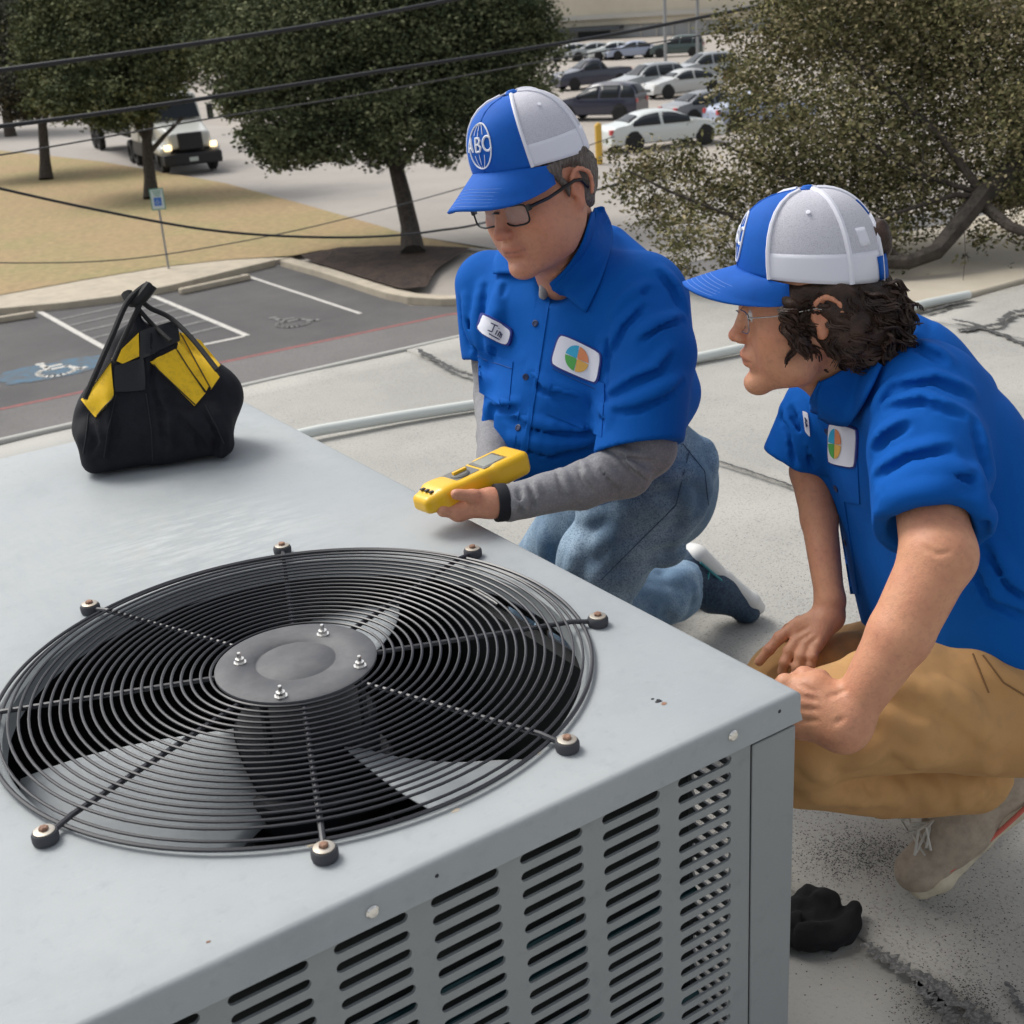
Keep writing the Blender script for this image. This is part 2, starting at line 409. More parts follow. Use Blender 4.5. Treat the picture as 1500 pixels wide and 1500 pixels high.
def on_line(F, pts, off=0., n=6, d0=1.):
    """3D polyline on the surface under a pixel polyline"""
    px = []
    for a, b in zip(pts[:-1], pts[1:]):
        for i in range(n): t = i/n; px.append((a[0]*(1-t)+b[0]*t, a[1]*(1-t)+b[1]*t))
    px.append(pts[-1]); px = np.array(px, float)
    p = trace(F, px[:, 0], px[:, 1], d0)
    return p+gradn(F, p)*off if off else p
def _fold(F, pts, r, k, depth, d0, sgn):
    base = Fld(); base.ops = F.base if hasattr(F, 'base') else list(F.ops); base.post = []
    p = on_line(base, pts, 0, 3, d0); g = gradn(base, p); n = len(p)
    s = np.sin(PI*(np.arange(n)+.35)/(n-.3))**.7
    if sgn > 0: c = p+g*(r-depth*s)[:, None]
    else: c = p-g*(r-depth*s)[:, None]
    for i in range(n-1):
        if np.linalg.norm(c[i]-c[i+1]) < .045 and g[i].dot(CZ) < -.12:
            (F.sub if sgn > 0 else F.u)(cone(c[i], c[i+1], r), k)
def crease(F, pts, r=.005, k=.012, depth=.002, d0=1., lip=True):
    """a fold pressed into cloth along a pixel polyline, with a raised lip beside it"""
    if not hasattr(F, 'base'): F.base = list(F.ops)
    if lip and r >= .005:
        a = np.array(pts, float); t = a[-1]-a[0]; t /= np.linalg.norm(t)+1e-6; nn = np.array([t[1], -t[0]]); nn = nn if nn[1] < 0 else -nn
        _fold(F, [tuple(q+nn*7) for q in a], r*1.3, k*.8, depth*.55, d0, -1)
    _fold(F, pts, r*.62, k*.42, depth*.95, d0, 1)
def ridge(F, pts, r=.006, k=.015, depth=.002, d0=1.):
    if not hasattr(F, 'base'): F.base = list(F.ops)
    _fold(F, pts, r, k*.7, depth, d0, -1)
def wrinkle(amp, sc, sd=0, ax=(1, 1, 1)):
    r = np.random.default_rng(sd); K = r.normal(size=(7, 3))*np.array(ax)*sc; ph = r.uniform(0, 6.28, 7)
    K = K.astype(np.float32)
    def f(p):
        s = np.zeros(len(p), np.float32); w = 0.
        for i in range(7):
            s += np.sin(p@K[i]+ph[i]+w).astype(np.float32); w = s*.6
        return (amp*s/3).astype(np.float32)
    return f
# ================================================================== ground, roof, car park
def poly(name, pts, z, m, kind='structure', parent=None, grid_n=0):
    V = [(p[0], p[1], z) for p in pts]
    if sum(V[i][0]*V[(i+1) % len(V)][1]-V[(i+1) % len(V)][0]*V[i][1] for i in range(len(V))) < 0: V = V[::-1]
    o = mk(name, V, [tuple(range(len(V)))], m, parent, smooth=False)
    if kind: o['kind'] = kind
    return o
g_ = poly('ground', [(-300, -60), (500, -60), (500, 600), (-300, 600)], GZ-.03, MT['concrete'])
def gp(px, py, z=GZ): v = G(px, py, z); return (v[0], v[1])
KY = gp(58, 455)[1]          # head of the parking bays
ROADB = [gp(-700, 200), gp(0, 223), gp(150, 240), gp(330, 272), gp(450, 305), gp(560, 337), gp(600, 350), gp(720, 372)]
poly('road', [gp(-900, 165), gp(60, 168), gp(300, 180), gp(520, 220), gp(760, 235), gp(1000, 240), gp(1200, 330), gp(1100, 470), gp(720, 450)]+[(p[0], p[1]) for p in ROADB[::-1]], GZ-.02, MT['concrete_road'])
LAWN = [gp(-700, 470), gp(0, 438), gp(120, 416), gp(240, 396), gp(330, 386), gp(430, 380), gp(470, 372), gp(560, 366), gp(680, 368), gp(730, 371)]
lawn = [(p[0], p[1]) for p in ROADB]+LAWN[::-1]
o = poly('lawn', lawn, GZ+.10, MT['lawn'])
poly('asphalt_lot', [(-40, 3), (60, 3), (60, gp(760, 450)[1]), gp(700, 448), gp(600, 447), gp(560, 432), gp(420, 386), (gp(400, 388)[0], gp(400, 388)[1]), gp(250, 425), gp(170, 441), gp(0, 458), gp(-700, 500)], GZ-.008, MT['asphalt'])
poly('fire_lane_asphalt', [(-40, 3), (60, 3), (60, gp(655, 462)[1]), gp(655, 462), gp(0, 598), gp(-700, 720)], GZ-.004, MT['asphalt_old'])
# walk between the lawn and the bays
poly('pavement', [gp(-700, 499), gp(0, 457), gp(170, 440), gp(250, 424), gp(400, 387), gp(425, 382), gp(330, 384), gp(240, 394), gp(0, 437), gp(-700, 469)], GZ+.085, MT['kerb'])
def kerb(name, pts, w=.16, h=.15):
    mb = MB(); pts = [np.array([p[0], p[1]]) for p in pts]; L = []; R = []
    for i, p in enumerate(pts):
        t = pts[min(i+1, len(pts)-1)]-pts[max(i-1, 0)]; t /= np.linalg.norm(t); n = np.array([-t[1], t[0]])
        L.append(p+n*w/2); R.append(p-n*w/2)
    V = []; F = []
    for l, r in zip(L, R): V += [(*l, GZ-.02), (*l, GZ+h), (*r, GZ+h), (*r, GZ-.02)]
    for i in range(len(L)-1):
        for k in range(3): F.append((i*4+k, i*4+k+1, i*4+k+5, i*4+k+4))
    F += [(0, 1, 2, 3), ((len(L)-1)*4+3, (len(L)-1)*4+2, (len(L)-1)*4+1, (len(L)-1)*4)]
    o = mk(name, V, F, MT['kerb'], None, smooth=False); o['kind'] = 'structure'; bev(o, .02)
kerb('kerb', [gp(420, 388), gp(480, 405), gp(540, 425), gp(575, 436), gp(605, 442), gp(650, 445), gp(760, 443)], .34)
kerb('kerb', [gp(-700, 500), gp(0, 460), gp(100, 451), gp(170, 442), gp(250, 426), gp(330, 406), gp(400, 389)], .16)
mp_ = [gp(440, 381), gp(500, 369), gp(600, 366), gp(690, 370), gp(665, 385), gp(640, 402), gp(625, 428), gp(590, 432), gp(550, 420), gp(500, 404), gp(462, 392)]
poly('mulch_bed', mp_, GZ+.13, MT['mulch'])
# painted markings
def stripe(name, a, b, w, m, z=GZ+.0):
    a = np.array(a); b = np.array(b); t = (b-a)/np.linalg.norm(b-a); n = np.array([-t[1], t[0]])*w/2
    return poly(name, [a+n, b+n, b-n, a-n], z, m)
XA, XB, XC = gp(104, 482)[0], gp(292, 462)[0], gp(452, 434)[0]
YN = gp(360, 492)[1]; YF = gp(62, 455)[1]
stripe('bay_line', (XA, YN), (XA, YF), .13, MT['paint_white'])
stripe('bay_line', (XB, YN), (XB, YF), .13, MT['paint_white'])
stripe('bay_line', (XC, YN-.1), (XC, YF+.2), .10, MT['paint_white'])
stripe('bay_line', (XA-2.4, YN), (XA-2.4, YF), .10, MT['paint_white'])
stripe('bay_line', (XA+.07, YN), (XB-.07, YN), .12, MT['paint_white'])
for i in range(6):
    y = YN+.85+i*.78; stripe('hatch_line', (XA+.07, y-.05), (XB-.07, y+.35), .12, MT['paint_faded'])
a = gp(-60, 612); b = gp(655, 461); c_ = gp(720, 452)
stripe('fire_lane_line', a, b, .12, MT['paint_red']); stripe('fire_lane_line', b, c_, .12, MT['paint_red'])
def wheelchair(px, py, m, sc=1., blue=None):
    c = np.array(gp(px, py)); u = np.array([1., 0]); v = np.array([0, 1.])
    if blue: rb = np.random.default_rng(4); poly('bay_symbol_panel', [c+np.array([1.02*abs(math.cos(t))**.6*math.copysign(1, math.cos(t)), .62*abs(math.sin(t))**.6*math.copysign(1, math.sin(t))])*rb.uniform(.88, 1.06) for t in np.linspace(0, 2*PI, 28, endpoint=False)], GZ-.001, MT[blue])
    mb = MB()
    def st(pts, w=.11):
        pts = [c+np.array(p)*sc for p in pts]
        for p, q in zip(pts[:-1], pts[1:]):
            t = (q-p)/np.linalg.norm(q-p); n = np.array([-t[1], t[0]])*w/2
            mb.add([(*(p+n-t*.02), GZ+.003), (*(q+n+t*.02), GZ+.003), (*(q-n+t*.02), GZ+.003), (*(p-n-t*.02), GZ+.003)], [(0, 3, 2, 1)])
    st([(-.1, .5), (-.1, .05), (.25, .05), (.38, -.35), (.5, -.3)]); st([(-.1, .27), (.2, .27)])
    st([(-.2, .1)]+[(-.02+.33*math.cos(t), -.18+.33*math.sin(t)) for t in np.linspace(2.4, 6.0, 12)])
    st([(-.16, .62), (-.04, .62)], .13)
    o = mb.build('wheelchair_symbol', MT[m], None, smooth=False); o['kind'] = 'structure'
wheelchair(80, 541, 'paint_white', 1., 'paint_blue'); wheelchair(425, 471, 'paint_faded', 1.)
for (x0, y0), (x1, y1), lab in (((264, 431), (366, 409), 'worn concrete wheel stop at the head of the bay beside the mulch island'), ((-60, 482), (52, 464), 'concrete wheel stop at the left edge, heading the bay with the blue symbol')):
    a = np.array([*gp(x0, y0), GZ+.06]); b = np.array([*gp(x1, y1), GZ+.06]); t = (b-a); L = np.linalg.norm(t); t /= L
    mb = MB(); mb.box((a+b)/2, (L/2, .08, .07), [t, np.array([-t[1], t[0], 0]), (0, 0, 1)])
    o = mb.build('wheel_stop', MT['kerb'], smooth=False); bev(o, .03); tag(o, lab, 'wheel stop', 'wheel stops heading the bays')

# the building under the roof
YE = 3.28
roofp = [(-6, -6), (9, -6), (9, YE), (-6, YE)]
mb = MB(); mb.bbox(-6, 6.4, -6, YE, GZ-.02, -.012); o = mb.build('roof_building', MT['concrete'], smooth=False); o['kind'] = 'structure'; o.name = 'roof_base'
def roof_sheet(x0, x1, y0, y1, z, m, n=26):
    gx = np.linspace(x0, x1, n+1); gy = np.linspace(y0, y1, n*2+1); X, Y = np.meshgrid(gx, gy, indexing='ij')
    Z = z+.002*np.sin(X*7+Y*1.3)+.0025*np.sin(Y*5.1-X*2)
    V = np.stack([X, Y, Z], -1).reshape(-1, 3); ny = 2*n+1; F = [(i*ny+j, (i+1)*ny+j, (i+1)*ny+j+1, i*ny+j+1) for i in range(n) for j in range(2*n)]
    V2 = V.copy(); V2[:, 2] -= .006; m0 = len(V)
    for i in range(n): F += [(i*ny, i*ny+m0, (i+1)*ny+m0, (i+1)*ny), (i*ny+2*n, (i+1)*ny+2*n, (i+1)*ny+2*n+m0, i*ny+2*n+m0)]
    for j in range(2*n): F += [(j, j+1, j+1+m0, j+m0), (n*ny+j, n*ny+j+m0, n*ny+j+1+m0, n*ny+j+1)]
    o = mk('roof_sheet', np.r_[V, V2], F, m, None); o['kind'] = 'structure'; return o
roof_sheet(-6, .745, -6, YE, .0, MT['roof_light'])
roof_sheet(.73, 1.985, -6, YE, .006, MT['roof'])
roof_sheet(1.97, 3.70, -6, YE, .012, MT['roof'])
roof_sheet(3.68, 6.4, -6, 2.15, .006, MT['roof'])
# tan strip beyond the far right seam
mb = MB(); mb.bbox(3.72, 6.4, 2.16, YE, -.01, .03); o = mb.build('roof_kerb', MT['tan_coating'], smooth=False); o['kind'] = 'structure'; bev(o, .01)
mb = MB(); mb.bbox(-6, 3.70, YE-.02, YE+.02, -.10, .016); o = mb.build('roof_edge_trim', MT['roof_light'], smooth=False); o['kind'] = 'structure'; bev(o, .01)
# tar lines and grit along the seams (irregular ribbons)
def ribbon(name, pts, w, m, z, seed=0, amp=.5, n=14):
    r = np.random.default_rng(seed); P2 = []
    for a, b in zip(pts[:-1], pts[1:]):
        for i in range(n): P2.append(np.array(a)*(1-i/n)+np.array(b)*i/n)
    P2.append(np.array(pts[-1])); V = []; F = []
    for i, p in enumerate(P2):
        t = P2[min(i+1, len(P2)-1)]-P2[max(i-1, 0)]; t = t/np.linalg.norm(t); nn = np.array([-t[1], t[0]])
        f = min(1, i/3+.15, (len(P2)-1-i)/3+.15)
        w1 = w*f*(1+amp*r.uniform(-1, 1)); w2 = w*f*(1+amp*r.uniform(-1, 1)); j = nn*r.uniform(-.3, .3)*w
        V += [(*(p+nn*w1/2+j), z), (*(p-nn*w2/2+j), z)]
    for i in range(len(P2)-1): F.append((2*i, 2*i+1, 2*i+3, 2*i+2))
    o = mk(name, V, F, m, None, smooth=False); o['kind'] = 'structure'; return o
def rp(px, py): v = G(px, py, .01); return (v[0], v[1])
ribbon('tar_seam', [rp(612, 515), rp(640, 533), rp(665, 546), rp(697, 557)], .022, MT['tar'], .0235, 1, .7)
ribbon('tar_seam', [rp(1040, 677), rp(1100, 697), rp(1172, 722)], .010, MT['tar'], .0235, 2, .3)
ribbon('tar_seam', [rp(1393, 472), rp(1430, 480), rp(1500, 508), rp(1560, 525)], .022, MT['tar'], .0235, 3, .5)
ribbon('tar_seam', [rp(1402, 490), rp(1440, 484), rp(1462, 480), rp(1480, 464), rp(1510, 458), rp(1600, 452)], .035, MT['tar'], .0245, 4, .9)
ribbon('tar_seam', [rp(1350, 462), rp(1392, 450), rp(1420, 446)], .02, MT['tar'], .0235, 5, .5)
ribbon('grit_streak', [rp(1262, 1384), rp(1310, 1416), rp(1375, 1450), rp(1440, 1500), rp(1500, 1560)], .022, MT['roof_grit'], .0135, 6, .8)
ribbon('grit_streak', [rp(1340, 1440), rp(1372, 1470), rp(1400, 1500)], .016, MT['roof_grit'], .0135, 7, .8)
ribbon('grit_streak', [rp(1475, 1440), rp(1492, 1475), rp(1520, 1500)], .012, MT['roof_grit'], .0135, 8, .9)
# loose dark granules: one scatter nobody could count
r = np.random.default_rng(3); V = []; F = []
def grains(cx, cy, sx, sy, n, z0=.012, s=(.0006, .0019)):
    for _ in range(n):
        v = G(r.normal(cx, sx), r.normal(cy, sy), .01); q = r.uniform(*s); a = r.uniform(0, 6.28); k = len(V)
        for t in range(3): V.append((v[0]+q*math.cos(a+t*2.1), v[1]+q*math.sin(a+t*2.1), z0))
        V.append((v[0], v[1], z0+q*.7)); F.extend([(k, k+1, k+3), (k+1, k+2, k+3), (k+2, k, k+3)])
grains(1265, 1255, 50, 18, 1700); grains(1390, 1470, 45, 22, 1100); grains(1440, 1380, 60, 60, 500); grains(1200, 860, 80, 45, 1100); grains(1215, 1225, 60, 40, 500); grains(1330, 1340, 120, 70, 500)
o = mk('loose_granules', V, F, MT['tar'], None, smooth=False); tag(o, 'dark loose mineral granules scattered on the grey roof', 'granules', kind='stuff')
# conduit along the roof
mb = MB(); pp = [rp(250, 690), rp(470, 640), rp(580, 621), rp(695, 603), rp(860, 571), rp(1018, 534), rp(1095, 517), rp(1230, 485), rp(1360, 452), rp(1418, 440)]
mb.tube([(x, y, .034) for x, y in pp], .019, 12)
t = thing('roof_conduit', (*pp[4], 0), 'long pale pipe lying across the roof behind both men', 'pipe')
mb.build('pipe', MT['pipe_white'], t)

# ================================================================== air-conditioning unit
XL, XR, YF_, YB = -.56, .406, -.402, 1.092
ac = thing('air_conditioner', (0, .3, 0), 'grey rooftop air conditioning unit with round fan guard on top', 'air conditioner')
# top panel with a round opening and folded lip
N = 160
angs = sorted(set(list(np.linspace(0, 2*PI, N, endpoint=False))+[math.atan2(y, x) % (2*PI) for x in (XL, XR) for y in (YF_, YB)]))
RH = .333; rings = []
def rect_pt(a, o):
    dx, dy = math.cos(a), math.sin(a); tx = ((XR-o) if dx > 0 else (XL+o))/dx if abs(dx) > 1e-9 else 1e9; ty = ((YB-o) if dy > 0 else (YF_+o))/dy if abs(dy) > 1e-9 else 1e9
    t = min(tx, ty); return dx*t, dy*t
prof = [('c', RH-.004, UT-.03), ('c', RH-.003, UT-.006), ('c', RH+.002, UT-.001), ('c', RH+.008, UT)]
for w in (.2, .45, .7, .9): prof.append(('m', w, UT))
for a in (0, 25, 50, 70, 90): prof.append(('r', .007*(1-math.sin(math.radians(a))), UT-.007*(1-math.cos(math.radians(a)))))
prof += [('r', 0, UT-.027), ('r', -.0006, UT-.029), ('r', -.0018, UT-.0365), ('r', -.001, UT-.0375), ('r', .006, UT-.0375)]
V = []; F = []
for kind, w, z in prof:
    for a in angs:
        if kind == 'c': x, y = w*math.cos(a), w*math.sin(a)
        elif kind == 'm':
            rx, ry = rect_pt(a, .012); r0 = RH+.008; x = r0*math.cos(a)*(1-w)+rx*w; y = r0*math.sin(a)*(1-w)+ry*w
            z = UT-.004*math.exp(-((y-.75)**2)/.12)*math.sin(PI*w)*1.0
        else: x, y = rect_pt(a, w)
        V.append((x, y, z))
n = len(angs)
for i in range(len(prof)-1):
    for k in range(n): l = (k+1) % n; F.append((i*n+k, (i+1)*n+k, (i+1)*n+l, i*n+l))
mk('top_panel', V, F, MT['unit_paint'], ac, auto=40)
# louvred panel cells
def louvre(name, org, ux, cols, rows, x0, x1, z0, z1, th=.0035):
    """sheet with stadium holes; org + ux*s + z; cols = centres of slots along s"""
    org = np.array(org, float); ux = np.array(ux, float); nv = np.cross(ux, [0, 0, 1.])
    pw, ph, hw, hr = .0995, .0207, .0375, .0056
    V = []; F = []
    S0 = []; R0 = []
    for sg in (1, -1):
        for k in range(8):
            t = (-90+180*k/7)*PI/180
            S0.append((sg*(hw-hr+hr*math.cos(t)), sg*hr*math.sin(t)))
            R0.append((sg*(hw-hr), -sg*ph/2) if k == 0 else (sg*(hw-hr), sg*ph/2) if k == 7 else (sg*pw/2, sg*ph*(-.5+(k-1)/5)))
    nn = 16
    for cx in cols:
        for cz in rows:
            k = len(V)
            for lst, d in ((R0, 0), (S0, 0), (S0, th)):
                for x, z in lst: V.append(org+ux*(cx+x)+np.array([0, 0, cz+z])-nv*d)
            for i in range(nn):
                j = (i+1) % nn
                F.append((k+i, k+j, k+nn+j, k+nn+i)); F.append((k+nn+i, k+nn+j, k+2*nn+j, k+2*nn+i))
    cx0, cx1 = min(cols)-pw/2, max(cols)+pw/2; r0, r1 = min(rows)-ph/2, max(rows)+ph/2
    def q(a, b, c, d):
        k = len(V)
        for x, z in ((a, c), (b, c), (b, d), (a, d)): V.append(org+ux*x+np.array([0, 0, z]))
        F.append((k, k+1, k+2, k+3))
    q(x0, cx0, z0, z1); q(cx1, x1, z0, z1); q(cx0, cx1, z0, r0); q(cx0, cx1, r1, z1)
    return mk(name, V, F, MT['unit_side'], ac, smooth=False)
rows = [.5715-.0207*i for i in range(25)]
louvre('louvred_panel', (0, YF_+.005, 0), (1, 0, 0), [.271-.0995*i for i in range(8)], rows, XL+.01, .336, .03, UT-.036)
louvre('louvred_panel', (XR-.005, 0, 0), (0, 1, 0), [-.27+.0995*i for i in range(13)], rows, YF_+.066, YB-.02, .03, UT-.036)
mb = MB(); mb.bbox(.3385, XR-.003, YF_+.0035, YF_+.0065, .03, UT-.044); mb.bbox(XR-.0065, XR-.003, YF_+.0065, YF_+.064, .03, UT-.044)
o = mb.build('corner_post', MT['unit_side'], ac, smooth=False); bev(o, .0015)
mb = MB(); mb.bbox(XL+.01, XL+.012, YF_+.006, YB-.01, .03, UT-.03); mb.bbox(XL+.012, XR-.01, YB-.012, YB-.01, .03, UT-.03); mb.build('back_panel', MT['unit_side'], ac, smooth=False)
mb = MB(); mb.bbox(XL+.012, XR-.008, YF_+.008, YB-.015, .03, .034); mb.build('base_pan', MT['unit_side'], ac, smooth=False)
mb = MB(); mb.bbox(XL, XR-.001, YF_+.001, YB, .013, .03); mb.build('base_rail', MT['dark_metal'], ac, smooth=False)
# coil: dark fins with copper-green tubes
mb = MB(); mb.bbox(XL+.05, XR-.115, YF_+.055, YF_+.08, .04, UT-.05); mb.bbox(XR-.1, XR-.08, YF_+.14, YB-.1, .04, UT-.05); mb.bbox(XL+.03, XL+.05, YF_+.1, YB-.1, .04, UT-.05)
mb.build('coil', MT['coil_fins'], ac, smooth=False)
mb = MB()
for i, z in enumerate([.551, .43, .385, .30, .24, .20, .15, .09]): mb.tube([(XL+.06, YF_+.045, z), (.12 if i % 2 else .29, YF_+.045, z)], .0065, 8)
mb.build('coil_tubes', MT['coil_tube'], ac)
mb = MB(); mb.bbox(XL+.06, XR-.12, .55, .56, .04, UT-.01); mb.build('partition', MT['dark_metal'], ac, smooth=False)
# fan guard
PH = -2.74
gd = 0
for i in range(22):
    rr = .1005+i*.0110; mb = MB()
    mb.tube([(rr*math.cos(t), rr*math.sin(t), UT+.014-.006*(i > 20)) for t in np.linspace(0, 2*PI, 96, endpoint=False)], .0017, 6, closed=True)
    mb.build('guard_ring', MT['guard_wire'], ac)
for rr, z, w in ((.3415, UT+.006, .0024),):
    mb = MB(); mb.tube([(rr*math.cos(t), rr*math.sin(t), z) for t in np.linspace(0, 2*PI, 128, endpoint=False)], w, 6, closed=True); mb.build('guard_ring', MT['guard_wire'], ac)
for k in range(8):
    a = PH+k*PI/4; d = np.array([math.cos(a), math.sin(a), 0]); s_ = np.array([-d[1], d[0], 0]); c = d*.362+np.array([0, 0, UT])
    mb = MB(); mb.tube([d*.09+(0, 0, UT+.010), d*.33+(0, 0, UT+.010), d*.349+(0, 0, UT+.007)], .0031, 8); sp = mb.build('guard_spoke', MT['guard_wire'], ac)
    mb = MB(); mb.lathe([(0, .001), (.0122, .001), (.0128, .004), (.0128, .009), (.0115, .0115), (0, .0115)], c, n=20); wa = mb.build('rubber_washer', MT['rubber'], ac)
    mb = MB(); mb.lathe([(.0, .0115), (.0100, .0115), (.0102, .013), (.0080, .0138), (0, .0138)], c, n=20)
    mb.build('steel_washer', MT['zinc'], wa)
    mb = MB(); mb.lathe([(.0048, .0138), (.0048, .0162), (.0035, .0172), (0, .0172)], c, n=6); mb.build('screw_head', MT['rust'], wa, smooth=False)
# motor plate, motor, blades
mb = MB(); z = UT+.016
mb.lathe([(.0, -.004), (.090, -.004), (.0935, -.002), (.0935, .001), (.090, .003), (.049, .0034), (.0475, .0012), (.045, .0012), (.043, .003), (0, .0034)], (-.003, -.002, z), n=72); mb.build('motor_plate', MT['hub_plate'], ac, auto=60)
for bx, by in ((-.057, .034), (.050, .034), (.047, -.066), (-.053, -.069)):
    c = (bx, by, z+.003)
    mb = MB(); mb.lathe([(0, 0), (.0078, 0), (.0078, .0014), (.0054, .0016), (.0054, .006), (.0026, .0064), (.0026, .0125), (.002, .0135), (0, .0135)], c, n=8); mb.build('motor_bolt', MT['chrome'], ac, smooth=False)
mb = MB(); mb.lathe([(0, .565), (.080, .565), (.084, .56), (.084, .32), (.078, .305), (.02, .30), (.02, .28), (0, .28)], (0, 0, 0), n=40); mb.build('motor', MT['motor_black'], ac)
for k in range(4):
    a = PH+.2+k*PI/2; d = np.array([math.cos(a), math.sin(a), 0]); mb = MB(); mb.tube([d*.08+(0, 0, .555), d*.08+(0, 0, .625)], .005, 6); mb.build('motor_bracket', MT['dark_metal'], ac)
fan = thing('fan', (0, 0, .47), None, None); fan.parent = ac; fan.location = (0, -.3, .47)
ORG[fan.name] = np.array([0, 0, .47])
for k in range(3):
    a0 = math.radians(182+120*k); V = []; n_, m_ = 14, 12
    for i in range(n_+1):
        u = i/n_; rr = .085+.240*u
        for j in range(m_+1):
            v = j/m_-.5; wid = .95+.25*u-.45*u*u
            a = a0+v*wid; zz = .515-v*.085*(1-.2*u)+.014*math.cos(v*PI)
            V.append((rr*math.cos(a), rr*math.sin(a), zz))
    F = [(i*(m_+1)+j, (i+1)*(m_+1)+j, (i+1)*(m_+1)+j+1, i*(m_+1)+j+1) for i in range(n_) for j in range(m_)]
    o = mk('fan_blade', V, F, MT['blade_metal'], fan); s_ = o.modifiers.new('s', 'SOLIDIFY'); s_.thickness = .0018
mb = MB(); mb.lathe([(.086, .50), (.094, .50), (.098, .495), (.098, .46), (.086, .46)], (0, 0, 0), n=32); mb.build('fan_hub', MT['dark_metal'], fan)
# lip screws, spots
for px, py in ((1073, 1077), (545, 1335), (-150, 1640)):
    d = P(px, py, 1)-CAM; t = (YF_-CAM[1])/d[1]; q = CAM+d*t
    mb = MB(); mb.lathe([(0, -.001), (.0062, 0), (.0066, .0015), (.0048, .003), (0, .0034)], q, (0, -1, 0), 16); mb.build('panel_screw', MT['chrome'], ac)
for px, py in ((1142, 1042), (640, 1283)):  # small open holes in the lip, their shaded inside drawn as dark discs
    d = P(px, py, 1)-CAM; t = (YF_-CAM[1])/d[1]; q = CAM+d*t
    mb = MB(); mb.lathe([(0, 0), (.0022, 0), (.0018, .0006), (0, .0008)], q, (0, -1, 0), 10); mb.build('hole_shade', MT['dark_metal'], ac)
for px, py, s_, m_ in ((965, 1027, .0045, 'dark_metal'), (972, 1031, .0035, 'rust'), (956, 1024, .002, 'dark_metal'), (305, 1380, .0022, 'rust'), (668, 1187, .0045, 'tan_coating'), (786, 1103, .004, 'tan_coating'), (455, 1238, .004, 'tan_coating')):
    q = G(px, py, UT); r = np.random.default_rng(int(px)); V = [(q[0]+s_*r.uniform(.6, 1.4)*math.cos(t), q[1]+s_*r.uniform(.5, 1)*math.sin(t), UT+.0002) for t in np.linspace(0, 2*PI, 9, endpoint=False)]
    V.append((q[0], q[1], UT+.0012)); mk('dirt_speck', V, [(i, (i+1) % 9, 9) for i in range(9)], MT[m_], ac)
# pale rubbed mark on the top
nt_ = MT['unit_paint'].node_tree; N_ = nt_.nodes; L_k = nt_.links; bs_ = N_['Principled BSDF']; prev_ = bs_.inputs['Base Color'].links[0].from_socket
def wear(centre, rad, scale, stretch, rot, colour, amount, lo=.45, hi=.62):
    global prev_
    tc_ = N_.new('ShaderNodeTexCoord'); sb_ = N_.new('ShaderNodeVectorMath'); sb_.operation = 'DISTANCE'; L_k.new(tc_.outputs['Object'], sb_.inputs[0]); sb_.inputs[1].default_value = (centre[0], centre[1]-.3, UT)
    m1_ = N_.new('ShaderNodeMapRange'); m1_.inputs['From Min'].default_value = rad; m1_.inputs['From Max'].default_value = rad*.3; L_k.new(sb_.outputs['Value'], m1_.inputs[0])
    mp_n = N_.new('ShaderNodeMapping'); mp_n.inputs['Rotation'].default_value = (0, 0, rot); mp_n.inputs['Scale'].default_value = stretch; L_k.new(tc_.outputs['Object'], mp_n.inputs[0])
    no_ = N_.new('ShaderNodeTexNoise'); no_.inputs['Scale'].default_value = scale; no_.inputs['Detail'].default_value = 6; no_.inputs['Roughness'].default_value = .7; L_k.new(mp_n.outputs[0], no_.inputs['Vector'])
    m2_ = N_.new('ShaderNodeMapRange'); m2_.inputs['From Min'].default_value = lo; m2_.inputs['From Max'].default_value = hi; m2_.inputs['To Max'].default_value = amount; L_k.new(no_.outputs[0], m2_.inputs[0])
    mu_ = N_.new('ShaderNodeMath'); mu_.operation = 'MULTIPLY'; L_k.new(m1_.outputs[0], mu_.inputs[0]); L_k.new(m2_.outputs[0], mu_.inputs[1])
    mx_ = N_.new('ShaderNodeMix'); mx_.data_type = 'RGBA'; L_k.new(mu_.outputs[0], mx_.inputs[0]); L_k.new(prev_, mx_.inputs[6]); mx_.inputs[7].default_value = (*colour, 1); prev_ = mx_.outputs[2]; L_k.new(prev_, bs_.inputs['Base Color'])
wear(G(290, 790, UT), .22, 14, (1, 5, 1), .9, (.52, .55, .545), .6)
wear(G(120, 800, UT), .30, 20, (4, 1, 1), .3, (.40, .415, .39), .7, .42, .7)
wear((0, .3, UT), 2.5, 9, (1, 1, 1), .3, (.29, .32, .33), .55, .5, .75)
wear((0, .3, UT), 2.5, 45, (1, 9, 1), .5, (.46, .49, .50), .35, .58, .72)
wear((0, .3, UT), 2.5, 130, (1, 1, 1), 0, (.22, .22, .20), .6, .68, .74)
# ================================================================== tool bag
bagm = mat('bag_cloth', (.0045, .005, .009), .8, n1=(40, (.010, .011, .016), .4, .7), bump=(500, .5, .001), ridg=(9, .5, .01), spec=.35)
mat('bag_pocket', (.012, .013, .016), .7, bump=(400, .4, .001))
mat('bag_yellow', (.90, .56, .005), .6, n1=(60, (.55, .34, .01), .5, .75), bump=(300, .3, .001))
mat('strap', (.004, .004, .005), .7, bump=(300, .5, .001))
mat('leather_black_', (.02, .018, .01), .7)
def seamline0(name, F, pts, m, par): mb = MB(); mb.tube(list(on_line(F, pts, .0035 if name != 'bag_seam' else .0005, 6, 1.8)), .0011, 5); return mb.build(name, m, par)
bag = thing('tool_bag', G(235, 680, UT), 'black tool bag with yellow panels and looped handles on the grey unit', 'bag')
B = Fld()
L_ = G(150, 678, UT); R_ = G(318, 655, UT); ux = (R_-L_)/np.linalg.norm(R_-L_); uy = np.array([-ux[1], ux[0], 0])
